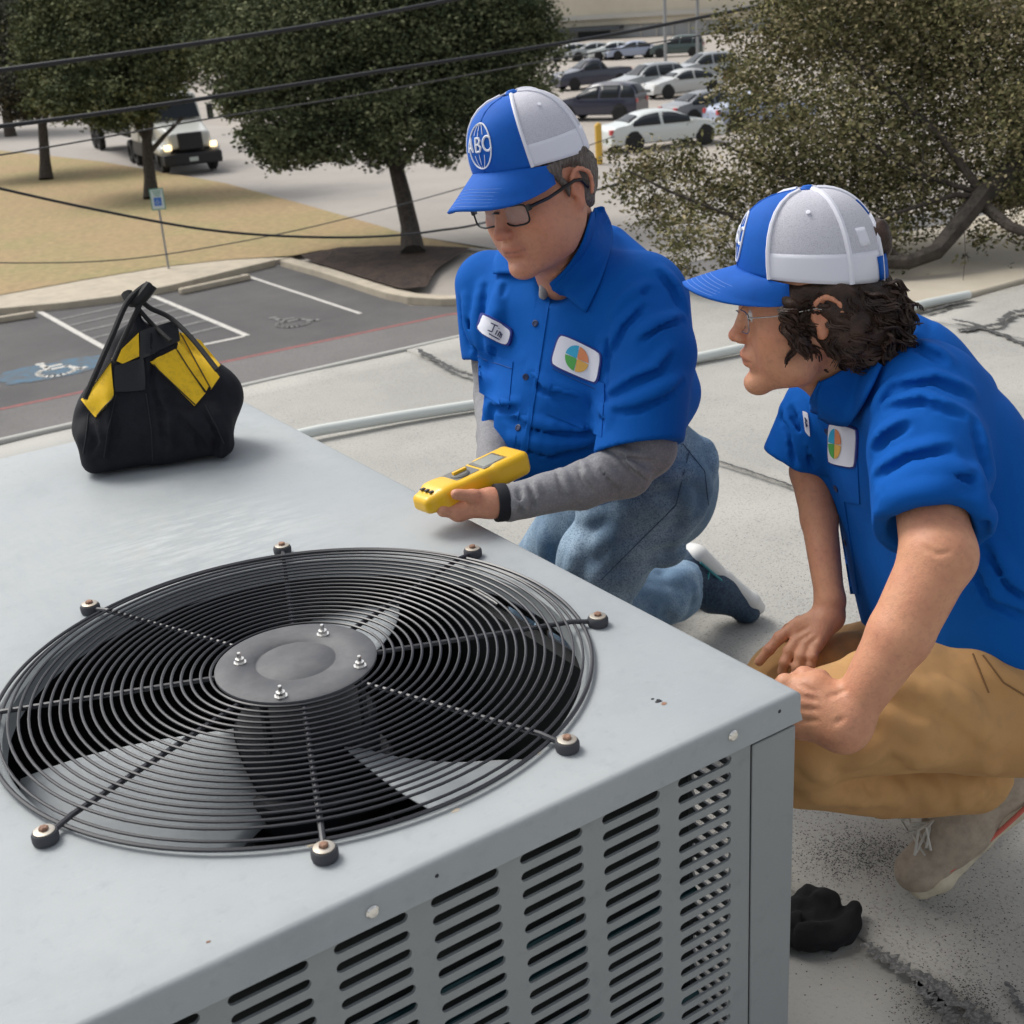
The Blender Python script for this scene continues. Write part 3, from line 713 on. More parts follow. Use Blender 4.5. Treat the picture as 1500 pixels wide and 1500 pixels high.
bc = (G(122, 693, UT)+G(352, 676, UT))/2+uy*.068; hw = .5*np.linalg.norm(G(352, 676, UT)-G(122, 693, UT))*.94
Z3 = np.array([0, 0, 1.])
def bp(s, t, h): return bc+ux*s*hw+uy*t*.08+Z3*h
B.u(box(bp(-.02, 0, .045), (hw*1.02, .078, .045), np.stack([ux, uy, Z3], 1), .026), .02)
B.u(cone(bp(-.60, -.1, .078), bp(.80, .1, .095), .050, .055), .04)
B.u(cone(bp(-.48, -.05, .115), bp(.50, .1, .125), .044, .044), .04)
B.u(cone(bp(-.34, 0, .158), bp(.24, .1, .165), .035, .036), .03)
B.u(cone(bp(-.22, .1, .205), bp(.08, .1, .205), .026, .024), .04)
B.u(cone(bp(-.08, .1, .225), bp(-.02, .1, .250), .016, .008), .02)
B.sub(box(bc+Z3*(-.05), (.4, .4, .05)), .01)
for pts in ([(165, 580), (170, 630), (162, 668)], [(222, 560), (238, 605), (243, 655)], [(300, 600), (320, 640), (315, 670)], [(130, 620), (140, 645), (132, 664)], [(262, 610), (290, 640), (300, 665)], [(232, 480), (228, 520), (222, 560)], [(245, 480), (255, 500)]):
    crease(B, pts, .006, .014, .003, 1.8)
B.post.append(wrinkle(.0022, 38, 5))
lo, hi = bounds(B); lo[2] = UT-.01
sculpt('bag_body', B, lo, hi, .0035, bagm, bag)
for q in ([(163, 532), (167, 582), (140, 612), (120, 586)], [(164, 526), (203, 488), (204, 522), (180, 533)], [(220, 530), (256, 512), (301, 576), (285, 595)], [(259, 487), (277, 492), (321, 553), (309, 571)], [(287, 498), (293, 500), (322, 536), (315, 542)]):
    decal('yellow_panel', B, q, MT['bag_yellow'], bag, .0022, 10, .004, d0=1.8)
decal('yellow_panel', B, [(258, 514), (264, 493), (306, 566), (302, 573)], MT['bag_yellow'], bag, .0015, 8, .004, d0=1.8)
decal('pocket', B, [(168, 536), (212, 524), (214, 572), (168, 575)], MT['bag_pocket'], bag, .003, 8, .005, .1, d0=1.8)
decal('zip_flap', B, [(205, 486), (258, 470), (262, 500), (205, 528)], MT['bag_pocket'], bag, .003, 8, .004, d0=1.8)
for q in ([(170, 578), (158, 630), (152, 670)], [(214, 576), (222, 630), (224, 676)], [(130, 606), (126, 640), (122, 664)], [(300, 592), (318, 626), (328, 650)]): seamline0('bag_seam', B, q, MT['bag_pocket'], bag)
for a_, b_ in (((125, 586), (164, 530)), ((143, 610), (168, 580)), ((222, 533), (286, 594)), ((258, 514), (300, 575)), ((262, 490), (309, 570)), ((280, 493), (320, 550))): seamline0('panel_stitching', B, [a_, b_], MT['leather_black_'], bag)
def strap(name, pts, w, mats, parent, base=2.1):
    mb = MB(); pp_ = [P(*p) for p in pts]; Q = []
    for i in range(len(pp_)-1):
        for t in np.linspace(0, 1, 6, endpoint=False):
            p0 = pp_[max(i-1, 0)]; p1 = pp_[i]; p2 = pp_[i+1]; p3 = pp_[min(i+2, len(pp_)-1)]
            Q.append(.5*((2*p1)+(-p0+p2)*t+(2*p0-5*p1+4*p2-p3)*t*t+(-p0+3*p1-3*p2+p3)*t**3))
    Q.append(pp_[-1]); mb.tube(Q, w, 8); return mb.build(name, MT[mats], parent)
dB = (B and 2.12)
strap('handle', [(124, 584, 2.09), (143, 540, 2.10), (165, 490, 2.12), (187, 442, 2.14), (213, 418, 2.15), (221, 421, 2.15)], .0048, 'strap', bag)
strap('handle', [(166, 530, 2.13), (180, 498, 2.14), (203, 450, 2.15), (222, 418, 2.15)], .0042, 'strap', bag)
strap('handle', [(196, 428, 2.16), (218, 450, 2.17), (250, 466, 2.18), (283, 498, 2.16), (318, 542, 2.13)], .0045, 'strap', bag)
strap('handle', [(188, 432, 2.17), (205, 455, 2.18), (226, 478, 2.19), (250, 500, 2.17)], .0042, 'strap', bag)
strap('handle_grip', [(186, 430, 2.16), (193, 441, 2.155), (206, 437, 2.15), (217, 424, 2.145), (222, 417, 2.145)], .0105, 'strap', bag)

# ================================================================== glove / black cloth on the roof
mat('black_cloth', (.002, .002, .003), .95, bump=(200, .4, .002))
Gv = Fld(); c0 = G(1200, 1345, .0)
def rq(px, py, z): return G(px, py, z)
Gv.u(ell(rq(1200, 1362, .018), (.050, .040, .020)), .01).u(ell(rq(1230, 1350, .016), (.034, .034, .017)), .012).u(ell(rq(1200, 1330, .026), (.040, .026, .024)), .012).u(ell(rq(1165, 1350, .018), (.05, .04, .022)), .02).u(cone(rq(1205, 1312, .028), rq(1190, 1318, .02), .014, .02), .01)
Gv.u(cone(rq(1238, 1352, .018), rq(1251, 1330, .024), .015, .012), .006).u(cone(rq(1236, 1368, .014), rq(1246, 1352, .014), .013), .006)
for i in range(9): Gv.sub(cone(rq(1175+9*i, 1300+(i*37) % 30, .045), rq(1180+8*i, 1372, .036), .005, .003), .008)
Gv.post.append(wrinkle(.004, 60, 9)); Gv.post.append(wrinkle(.0018, 150, 19))
lo, hi = bounds(Gv); gl = sculpt('black_glove', Gv, lo, hi, .003, MT['black_cloth'], None); tag(gl, 'crumpled black glove lying on the roof beside the unit corner', 'glove')
# ================================================================== people
def skin_mat(name, base, stub):
    return mat(name, (1, 1, 1), .5, attr=True, sss=.1, n1=(26, (.47, .17, .115), .42, 1.05), n2=(150, (.30, .14, .09), .50, 1.2), bump=(420, .45, .0012), bump2=(90, .3, .002), spec=.42)
skin_mat('skin', None, None)
mat('shirt_blue', (.002, .098, .42), .85, n1=(2.5, (.002, .080, .36), .4, .7), bump=(900, .4, .0006), bump2=(55, .22, .003), ridg=(11, .22, .008), spec=.15)
mat('shirt_stitch', (.002, .06, .26), .8)
mat('cap_blue', (.003, .105, .48), .75, n1=(30, (.003, .09, .42), .4, .7), bump=(700, .3, .0005), spec=.3)
mat('cap_mesh', (.60, .60, .66), .8, n1=(700, (.46, .46, .51), .5, .62), bump=(600, .6, .001))
mat('cap_white', (.76, .77, .84), .75, bump=(500, .3, .0005))
mat('cap_stitch', (.13, .27, .62), .7)
mat('logo_white', (.75, .78, .84), .7)
mat('button_dark', (.008, .02, .08), .4)
mat('undershirt', (.23, .23, .245), .9, n1=(300, (.30, .30, .31), .45, .65), n2=(70, (.19, .19, .20), .5, .75), bump=(120, .4, .002), sheen=.2)
mat('black_knit', (.006, .007, .012), .8)
mat('denim', (.115, .20, .30), .85, n1=(6, (.32, .44, .55), .42, .64), n2=(330, (.075, .13, .21), .46, .66), bump=(800, .5, .0008), bump2=(35, .3, .004), ridg=(9, .25, .010))
mat('denim_seam', (.05, .09, .15), .85)
mat('khaki', (.54, .305, .118), .85, n1=(5, (.46, .25, .095), .4, .7), n2=(40, (.46, .265, .11), .5, .75), bump=(800, .4, .0006), bump2=(30, .25, .004), ridg=(8, .25, .008))
mat('khaki_seam', (.22, .115, .045), .85)
mat('leather_black', (.012, .012, .015), .5)
mat('hair_brown', (.026, .015, .011), .5, n1=(30, (.075, .040, .025), .42, .68), bump=(300, .8, .002), spec=.35)
mat('hair_grey', (.085, .065, .052), .6, n1=(300, (.17, .145, .125), .42, .62), bump=(500, .9, .002), stretch=(1, 1, .25))
mat('eye_white', (.75, .72, .69), .2)
mat('eye_dark', (.02, .012, .008), .1)
mat('lens', (.5, .55, .6), .05, alpha=.14)
mat('frame_black', (.006, .006, .008), .3)
mat('frame_steel', (.45, .45, .45), .25, .9)
mat('badge_white', (.72, .74, .82), .75, bump=(500, .3, .0005))
mat('badge_edge', (.012, .03, .22), .7)
for n_, c_ in dict(badge_azure=(.03, .38, .62), badge_orange=(.72, .26, .11), badge_green=(.08, .38, .08), badge_gold=(.72, .42, .09), ink=(.04, .05, .12)).items(): mat(n_, c_, .7)

def head_frame(ear_px, d, rx, ry, sc=1.):
    rx = np.array(rx, float); ry = np.array(ry, float); rx /= np.linalg.norm(rx); ry -= rx*rx.dot(ry); ry /= np.linalg.norm(ry)
    rz = np.cross(rx, ry)                       # towards the viewer
    Rm = np.outer(CX, rx)+np.outer(CY, ry)-np.outer(CZ, rz)*1.0
    if np.linalg.det(Rm) < 0: Rm = np.outer(CX, rx)+np.outer(CY, ry)+np.outer(CZ, rz)
    O = P(*ear_px, d)-Rm@(np.array([-.01, .075, -.01])*sc)
    return O, Rm
class Head:
    tilt = .30; lf = 1.
    def __init__(s, O, R, sc=1., wide=1., cap_top=.150, rimf=.056, rimb=.030):
        s.O = O; s.R = R; s.sc = sc; s.wide = wide; s.cap_top = cap_top; s.rimf = rimf; s.rimb = rimb
    def w(s, x, y, z):
        z = z if z > -.02 else -.02+(z+.02)*s.lf
        return s.O+s.R@(np.array([x, y*s.wide, z])*s.sc)
    def loc(s, V):
        L = (V-s.O)@s.R/s.sc; L[:, 2] = np.where(L[:, 2] > -.02, L[:, 2], -.02+(L[:, 2]+.02)/s.lf); return L
    def sculpt(s, F, old):
        w, R, c = s.w, s.R, s.sc
        E = lambda x, y, z, a, b, d, R2=None: ell(w(x, y, z), np.array([a, b*s.wide, d])*c, R if R2 is None else R@R2)
        C = lambda p, q, r1, r2=None: cone(w(*p), w(*q), r1*c, (r1 if r2 is None else r2)*c)
        F.u(E(-.010, 0, .035, .089, .073, .086)); F.u(E(.022, 0, -.012, .064, .060, .086), .03)
        F.u(E(.020, 0, -.058, .054, .047, .040), .03)
        for sy in (-1, 1):
            F.u(C((-.004, sy*.052, -.042), (.022, sy*.046, -.078), .014), .025)
            F.u(C((.022, sy*.046, -.078), (.072, sy*.014, -.100), .014, .013), .025)
            F.u(E(.054, sy*.044, -.022, .020, .018, .018), .022)
            F.u(E(.045, sy*.040, -.055, .025, .017, .025), .03)
        F.u(E(.079, 0, -.102, .0145, .017, .0135), .018)
        F.u(C((.078, -.030, .022), (.078, .030, .022), .0115), .018)
        for sy in (-1, 1):
            F.sub(E(.093, sy*.031, .002, .014, .018, .011), .014)
            F.u(E(.071, sy*.031, .0015, .0128, .0145, .0128), .004)
            F.u(C((.0775, sy*.018, .0075), (.075, sy*.044, .0055), .0028), .004)
            F.u(C((.079, sy*.020, -.0045), (.0745, sy*.042, -.0045), .0026), .006)
            F.u(C((.084, sy*.016, .0195), (.075, sy*.046, .020), .0045), .008)
        F.u(C((.082, 0, .012), (.100, 0, -.028), .0075, .0085), .012)
        F.u(E(.103, 0, -.031, .0095, .0095, .0088), .006)
        for sy in (-1, 1):
            F.u(E(.0945, sy*.0105, -.035, .0085, .0065, .0068), .006)
            F.sub(C((.098, sy*.0055, -.0425), (.094, sy*.006, -.036), .0022), .002)
        F.u(E(.079, 0, -.064, .0145, .026, .019), .014)
        F.u(C((.0925, -.010, -.0585), (.0925, .010, -.0585), .0042), .005)
        F.u(C((.088, -.018, -.062), (.0945, -.004, -.0600), .0034), .004); F.u(C((.088, .018, -.062), (.0945, .004, -.0600), .0034), .004)
        F.u(C((.0900, -.012, -.0715), (.0900, .012, -.0715), .0050), .005)
        F.sub(C((.099, -.013, -.0652), (.099, .013, -.0652), .0016), .0025)
        for sy in (-1, 1): F.sub(C((.099, sy*.010, -.0652), (.087, sy*.025, -.0668), .0016), .003)
        F.sub(C((.093, -.012, -.083), (.093, .012, -.083), .005), .010)
        for sy in (-1, 1):
            if old: F.sub(C((.094, sy*.019, -.041), (.085, sy*.031, -.066), .0022), .008)
            # ear: helix ring, bowl, lobe
            eR = np.array(Matrix.Rotation(math.radians(sy*18), 3, 'Z')@Matrix.Rotation(math.radians(-12), 3, 'Y'))
            F.u(E(-.012, sy*.0765, .000, .0150, .0055, .0255, eR), .006)
            F.sub(E(-.006, sy*.0850, .003, .0095, .0058, .0165, eR), .005)
            hp = []
            for t in np.linspace(-.35, 1.28, 12):
                a = t*PI; hp.append((-.0125+.0165*math.cos(a)+(-.004 if t > .8 else 0), .0790+.0075*(.5-.5*math.cos(a)), .0035+.0225*math.sin(a) if t < 1 else .0035+.027*math.sin(a)))
            hp = hp[2:]
            for a, b in zip(hp[:-1], hp[1:]): F.u(C((a[0], sy*a[1], a[2]), (b[0], sy*b[1], b[2]), .0030), .004)
            F.u(E(-.007, sy*.0770, -.0255, .0070, .0048, .0080), .006)
            F.u(E(.003, sy*.0755, -.004, .0035, .004, .006), .005)
    def colour(s, V, base, old):
        L = s.loc(V); x, y, z = L[:, 0], L[:, 1]/s.wide, L[:, 2]
        c = np.tile(np.array(base, float), (len(V), 1))
        def blend(m, col, a=1.):
            m = np.clip(m, 0, 1)[:, None]*a; c[:] = c*(1-m)+np.array(col)*m
        g = lambda cx, cy, cz, r: np.exp(-(((x-cx)**2+(np.abs(y)-cy)**2+(z-cz)**2)/r**2))
        inh = (np.linalg.norm(L, axis=1) < .2)
        red = (base[0]*1.06, base[1]*.78, base[2]*.72)
        blend(g(.06, .045, -.025, .028)*inh, red, .5); blend(g(.106, 0, -.032, .017)*inh, red, .75)
        blend(g(-.012, .082, 0, .034)*(np.abs(y) > .072)*inh, red, .55)
        lip = np.exp(-((z+.0655)/.0105)**4)*np.exp(-(y/.0235)**4)*(x > .083)*inh
        blend(lip, (base[0]*.86, base[1]*.55, base[2]*.52), .75)
        mouth = np.exp(-((z+.0655)/.0018)**2)*np.exp(-(y/.023)**4)*(x > .080)*inh
        blend(mouth, (.10, .035, .03), .85)
        brow = np.exp(-((z-.0195-.06*(.03-np.abs(y)))/.0042)**2)*np.exp(-((np.abs(y)-.031)/.0155)**4)*(x > .06)
        blend(brow*inh, (.06, .04, .03), .8 if not old else .5)
        st = np.exp(-((z+.085)/.04)**4)*(x > .0)*(x < .11)*inh
        n = np.sin(x*900)*np.sin(y*870+1)*np.sin(z*910)
        blend(st*(.6+.6*n), (base[0]*.66, base[1]*.70, base[2]*.78), .42 if old else .16)
        return c
    # trucker cap
    def rim(s, phi): return s.rimf*(.5+.5*math.cos(phi))+s.rimb*(.5-.5*math.cos(phi))
    def dome(s, phi, u, o=0.):
        a = .0985+o; b = (.0835+o)
        c, sn = math.cos(phi), math.sin(phi)
        e = .62 if c > 0 else .80
        e = .80-.20*max(0, math.cos(phi))
        r = max(0, math.cos(u*PI/2))**e
        fl = 1+.012*math.sin(u*PI)
        zr = s.rim(phi); z = zr+(s.cap_top+o-zr)*math.sin(u*PI/2)**1.02
        lean = .004*math.sin(u*PI)*max(0, c)
        return s.w(-.007+a*c*r*fl+lean, b*sn*r*fl, z)
    def panel(s, name, p0, p1, u0, u1, m, par, n=24, k=20, o=0., th=.0022, hole=None):
        V = []; F = []
        for i in range(n+1):
            for j in range(k+1): V.append(s.dome(math.radians(p0+(p1-p0)*i/n), u0+(u1-u0)*j/k, o))
        for i in range(n):
            for j in range(k):
                if hole and hole(p0+(p1-p0)*(i+.5)/n, u0+(u1-u0)*(j+.5)/k): continue
                F.append((i*(k+1)+j, (i+1)*(k+1)+j, (i+1)*(k+1)+j+1, i*(k+1)+j+1))
        o_ = mk(name, V, F, m, par); md = o_.modifiers.new('s', 'SOLIDIFY'); md.thickness = th; md.offset = -1
        return o_
    def seam(s, name, pts, m, par, r=.0016, o=.001):
        P_ = []
        for (a, u), (b, v) in zip(pts[:-1], pts[1:]):
            for t in np.linspace(0, 1, 8, endpoint=False): P_.append(s.dome(math.radians(a+(b-a)*t), u+(v-u)*t, o))
        P_.append(s.dome(math.radians(pts[-1][0]), pts[-1][1], o)); mb = MB(); mb.tube(P_, r*s.sc, 6); return mb.build(name, m, par)
    def cap(s, par, logo_phi=0., back_open=True):
        c = s.sc; F_ = 50
        s.panel('front_panel', -F_, F_, 0, .97, MT['cap_blue'], par, 40, 26)
        op = (lambda p, u: (u < .46*math.sqrt(max(0, 1-((abs(p)-180)/27.)**2)))) if back_open else None
        for sg in (-1, 1):
            s.panel('mesh_panel', sg*F_, sg*115, .2, .97, MT['cap_mesh'], par, 26, 20, -.0004)
            s.panel('mesh_panel', sg*115, sg*180, .2, .97, MT['cap_mesh'], par, 40, 40, -.0004, hole=op)
            s.panel('sweat_band', sg*F_, sg*(152 if back_open else 180), 0, .22, MT['cap_white'], par, 30, 6, .0002)
            s.seam('seam_tape', [(sg*F_, 0), (sg*F_, .95)], MT['cap_white'], par, .0030, .0008)
            s.seam('seam_tape', [(sg*115, 0), (sg*115, .95)], MT['cap_white'], par, .0042, .0)
        s.seam('seam_tape', [(180, .48), (180, .95)], MT['cap_white'], par, .0035, .0)
        s.seam('stitch_line', [(0, 0), (0, .95)], MT['cap_blue'], par, .0013, .0003)
        if back_open:
            s.seam('opening_trim', [(153, .0), (154, .12), (158, .27), (165, .38), (173, .44), (180, .46)], MT['cap_white'], par, .0035, .0)
            s.seam('opening_trim', [(-153, .0), (-154, .12), (-158, .27), (-165, .38), (-173, .44), (-180, .46)], MT['cap_white'], par, .0035, .0)
            s.panel('strap', 146, 214, .01, .17, MT['cap_blue'], par, 16, 3, .003)
            s.panel('size_tab', 128, 140, .26, .40, MT['cap_white'], par, 6, 4, .0012)
            s.panel('top_tab', 176, 190, .47, .62, MT['cap_blue'], par, 6, 4, .0018)
        mb = MB(); mb.lathe([(0.0095*c, -.003*c), (.0095*c, .001*c), (.006*c, .0042*c), (0, .005*c)], s.w(-.007, 0, s.cap_top), s.R[:, 2], 16); mb.build('top_button', MT['cap_blue'], par)
        for ph in (-84, 84): 
            q = s.dome(math.radians(ph), .58, .0008); qn = q-s.w(-.012, 0, .07); mb = MB(); mb.lathe([(.003, 0), (.003, .001), (0, .0014)], q, qn, 12); mb.build('eyelet', MT['cap_white'], par)
        # brim
        n, k = 36, 16; V = []; F = []
        def br(u, w_):
            ph = math.radians(u*66); b0 = np.array([-.007+.0982*math.cos(ph), .0832*math.sin(ph), s.rim(ph)+.004])
            Lb = .078*(1-abs(u)**2.6)**.75
            x = b0[0]+Lb*w_*1.0; y = b0[1]*(1+.06*w_*(1-abs(u)))
            z = b0[2]-s.tilt*Lb*w_-.034*(y/.08)**2*(.25+.75*min(1, w_*1.4))-.006*w_*w_
            return np.array([x, y, z])
        for i in range(n+1):
            for j in range(k+1): V.append(s.w(*br(-1+2*i/n, j/k)))
        for i in range(n):
            for j in range(k): F.append((i*(k+1)+j, i*(k+1)+j+1, (i+1)*(k+1)+j+1, (i+1)*(k+1)+j))
        o = mk('brim', V, F, MT['cap_blue'], par); md = o.modifiers.new('s', 'SOLIDIFY'); md.thickness = .0032*c; md.offset = 0
        for j in range(6):
            w_ = .50+.085*j; lim = .93-.01*j
            q = [s.w(*(br(-lim+2*lim*i/40, w_)+np.array([0, 0, .0019]))) for i in range(41)]
            mb = MB(); mb.tube(q, .00035*c, 4); mb.build('brim_stitching', MT['cap_stitch'], o)
        # round embroidered badge with the letters ABC
        def st(pts, r):
            P_ = []
            for a, b in zip(pts[:-1], pts[1:]):
                m = max(2, int(math.hypot(a[0]-b[0], a[1]-b[1])/.002))
                for t in np.linspace(0, 1, m, endpoint=False): P_.append((a[0]+(b[0]-a[0])*t, a[1]+(b[1]-a[1])*t))
            P_.append(pts[-1])
            Q = [s.dome(logo_phi+x*1.12/.100, .33+y*1.12/.120, .0009) for x, y in P_]
            mb2.tube(Q, r*c, 5)
        c *= 1.12; mb2 = MB(); R_ = .0265
        st([(R_*math.cos(t), R_*math.sin(t)) for t in np.linspace(0, 2*PI, 40)], .0011)
        st([(0, .0265), (0, .010)], .0006); st([(0, -.009), (0, -.0265)], .0006)
        st([(-.012*math.cos(t)*1.0, .0265*math.sin(t)) for t in np.linspace(.45, 1.5, 8)], .0005); st([(.012*math.cos(t), .0265*math.sin(t)) for t in np.linspace(.45, 1.5, 8)], .0005)
        st([(-.012*math.cos(t)*1.0, -.0265*math.sin(t)) for t in np.linspace(.45, 1.5, 8)], .0005); st([(.012*math.cos(t), -.0265*math.sin(t)) for t in np.linspace(.45, 1.5, 8)], .0005)
        st([(-.030, -.0075), (-.0225, .0085), (-.015, -.0075)], .0017); st([(-.0265, -.003), (-.0185, -.003)], .0014)
        st([(-.006, -.0075), (-.006, .0085), (.002, .0080), (.0045, .0045), (.001, .0008), (-.005, .0006)], .0016); st([(.001, .0006), (.006, -.003), (.003, -.0072), (-.006, -.0075)], .0016)
        st([(.020+.0085*math.cos(t), .0005+.0082*math.sin(t)) for t in np.linspace(.75, 2*PI-.75, 14)], .0017)
        mb2.build('logo', MT['logo_white'], par)

RIM = [(math.copysign(abs(math.cos(t))**.42, math.cos(t)), math.copysign(abs(math.sin(t))**.5, math.sin(t))) for t in np.linspace(0, 2*PI, 24, endpoint=False)]
def glasses(H, par, m, lens_m, r, thick, dz=-.004):
    mb = MB()
    for sg in (-1, 1):
        q = [H.w(.0955-.010*abs(a)*.8, sg*(.033+a*.026), dz+b*.0155) for a, b in RIM]
        mb.tube(q, r, 6, closed=True)
        c = len(mb.v)
    mb.tube([H.w(.096, -.007, dz+.006), H.w(.099, 0, dz+.008), H.w(.096, .007, dz+.006)], r, 6)
    g = mb.build('glasses', m, par)
    mb = MB()
    for sg in (-1, 1):
        q = [H.w(.0955-.010*abs(a)*.8, sg*(.033+a*.026), dz+b*.0155) for a, b in RIM]
        f = [p-H.R[:, 0]*.001 for p in q]; n = len(q)
        mb.add(q+f, [tuple(range(n)), tuple(range(2*n-1, n-1, -1))]+[(i, (i+1) % n, (i+1) % n+n, i+n) for i in range(n)])
    mb.build('lens', lens_m, g, smooth=False)
    for sg in (-1, 1):
        mb = MB(); mb.box(H.w(.085, sg*.0605, dz+.008), (thick*1.3, thick, thick*1.5), H.R.T)
        mb.tube([H.w(.087, sg*.060, dz+.008), H.w(.055, sg*.076, .006), H.w(.0, sg*.0835, .012), H.w(-.014, sg*.0835, .008), H.w(-.026, sg*.082, -.008)], thick, 6); mb.build('temple', m, g)

def stroke_text(S, par, strokes, r, m):
    mb = MB()
    for st in strokes:
        q = []
        for a, b in zip(st[:-1], st[1:]):
            for t in np.linspace(0, 1, 4, endpoint=False): q.append(((a[0]*(1-t)+b[0]*t), (a[1]*(1-t)+b[1]*t)))
        q.append(st[-1]); u = np.array([x for x, y in q]); v = np.array([y for x, y in q]); mb.tube(list(S(u, v, .0006)), r, 5)
    return mb.build('name_lettering', m, par)
def badge(S, par, cx, cy, rx, ry):
    cols = ['badge_orange', 'badge_azure', 'badge_green', 'badge_gold']
    for q in range(4):
        n = 8; V = []; F = []
        for i in range(5):
            for j in range(n+1):
                a = PI/2*q+PI/2*j/n*.94+.05; rr = .08+i/4*.92; V.append((cx+rx*rr*math.cos(a), cy-ry*rr*math.sin(a)))
        V3 = S(np.array([v[0] for v in V]), np.array([v[1] for v in V]), .0009)
        F = [(i*(n+1)+j, i*(n+1)+j+1, (i+1)*(n+1)+j+1, (i+1)*(n+1)+j) for i in range(4) for j in range(n)]
        mk('badge_quarter', V3, F, MT[cols[q]], par)
def buttons(F, pts, par, d0, r=.0055):
    for px, py in pts:
        p = trace(F, [px], [py], d0)[0]; n = gradn(F, np.array([p]))[0]; mb = MB(); mb.lathe([(0, .0), (r, 0), (r, .0018), (r*.7, .0022), (r*.6, .0015), (0, .0015)], p+n*.0012, n, 14); mb.build('button', MT['button_dark'], par)
def seamline(name, F, pts, m, par, r=.0009, d0=1.2, off=.0005):
    mb = MB(); mb.tube(list(on_line(F, pts, off, 5, d0)), r, 5); return mb.build(name, m, par)
def PP(L): return [P(*p) for p in L]
def C_(a, b, r1, r2=None): return cone(P(*a), P(*b), r1, r2)
def hand(F, wrist, palm_pts, fingers, thumb):
    """palm_pts: list of (pt, r) chain ends; fingers: list of (points, r0, r1)"""
    for (a, b, r1, r2) in palm_pts: F.u(cone(a, b, r1, r2), .018)
    for pts, r0, r1 in fingers+[thumb]:
        n = len(pts)-1
        for i in range(n):
            ra = r0+(r1-r0)*i/n; rb = r0+(r1-r0)*(i+1)/n
            F.u(cone(pts[i], pts[i+1], ra*.97, rb), .006 if i else .014)
            if 0 < i < n: F.u(ell(pts[i], (ra*1.06,)*3), .003)
# ------------------------------------------------------------------ the older man
m1 = thing('person', (*P(930, 900, 2.75)[:2], 0), 'older man in blue cap, glasses and blue work shirt kneeling with yellow meter', 'person')
O1, R1 = head_frame((848, 282), 1.925, (-.66, .686, -.30), (-.50, -.109, .85), 1.0)
Head.lf = .91
H1 = Head(O1, R1, .985, 1.01, .153, .060, .034)
B1 = Fld(); H1.sculpt(B1, True)
w = H1.w
for sy in (-1, 1): B1.u(ell(w(.030, sy*.050, -.062), (.026, .018, .026), R1), .02).u(ell(w(-.004, sy*.052, -.045), (.022, .018, .030), R1), .02)
B1.u(ell(w(.035, 0, -.095), (.032, .034, .020), R1), .02)
B1.u(cone(w(-.030, 0, -.03), P(842, 405, 2.09), .051, .054), .02)
B1.u(cone(w(.012, 0, -.072), P(822, 412, 2.06), .034, .036), .025)
B1.u(C_((848, 410, 2.10), (880, 560, 2.16), .05, .03), .01)
B1.u(C_((860, 450, 2.13), (945, 450, 2.05), .025), .01).u(C_((860, 450, 2.13), (725, 440, 2.18), .025), .01)
B1.u(C_((945, 450, 2.05), (955, 670, 1.97), .026), .01).u(C_((955, 670, 1.97), (800, 722, 1.885), .026, .020), .01).u(C_((800, 722, 1.885), (742, 736, 1.86), .018, .0185), .008)
B1.u(C_((725, 440, 2.19), (724, 560, 2.21), .014), .01).u(C_((724, 560, 2.21), (722, 690, 2.06), .014, .014), .01)
# left hand closed round the meter
wr = P(742, 736, 1.86)
B1.u(cone(wr, P(722, 737, 1.855), .0185, .0205), .01)
kn = [P(686, 722, 1.90), P(679, 731, 1.885), P(674, 741, 1.865), P(672, 750, 1.85)]
for k_ in kn: B1.u(cone(P(718, 737, 1.855), k_, .0175, .0118), .010)
B1.u(cone(kn[0], kn[3], .012), .012)
tips = [(662, 708), (656, 714), (652, 722), (650, 731)]
for i, k_ in enumerate(kn):
    a = k_; b = P(661-i*4, 733+i*5, 1.875-.012*i); c = P(tips[i][0]-4, tips[i][1]+14, 1.905-.012*i)
    B1.u(cone(a, b, .0095, .0085), .007).u(cone(b, c, .0085, .0072), .004)
B1.u(cone(P(716, 732, 1.85), P(694, 727, 1.835), .0120, .0100), .010).u(cone(P(694, 727, 1.835), P(668, 724, 1.822), .0096, .0080), .005)
# right hand, behind the meter
for i in range(4): B1.u(C_((706, 700+i*3, 2.01-.02*i), (682, 706+i*4, 1.98-.02*i), .012, .009), .008)
B1.u(C_((712, 695, 2.02), (700, 705, 1.98), .02), .012)
for pts in ([(752, 350), (768, 358), (778, 374)], [(806, 402), (825, 396), (845, 378)], [(812, 412), (838, 402), (852, 388)], [(776, 336), (796, 346), (806, 358)]): crease(B1, pts, .0032, .008, .0016, 1.6)
lo, hi = bounds(B1, .01)
bo = sculpt('body', B1, lo, hi, .0030, MT['skin'], m1, lambda V: H1.colour(V, (.60, .285, .175), True))

# hair: short crop below the cap
Hr = Fld(); E = lambda x, y, z, a, b, d: ell(w(x, y, z), np.array([a, b*H1.wide, d])*H1.sc, R1)
for sy in (-1, 1):
    Hr.u(E(-.038, sy*.040, .004, .050, .034, .038), .02); Hr.u(cone(w(-.028, sy*.060, .0), w(-.060, sy*.036, -.040), .013, .014), .02)
    Hr.u(cone(w(.028, sy*.073, .040), w(.012, sy*.0745, .008), .0065, .005), .012); Hr.u(cone(w(.012, sy*.0745, .010), w(.010, sy*.0745, -.006), .004, .003), .006)
    Hr.u(cone(w(.030, sy*.068, .045), w(-.04, sy*.07, .045), .012), .012)
Hr.u(E(-.052, 0, .004, .048, .050, .050), .02); Hr.u(E(-.040, .034, .022, .046, .040, .03), .02)
Hr.sub(box(w(0, 0, .152), (.15, .15, .1), R1), .004)
Hr.post.append(wrinkle(.0012, 500, 3))
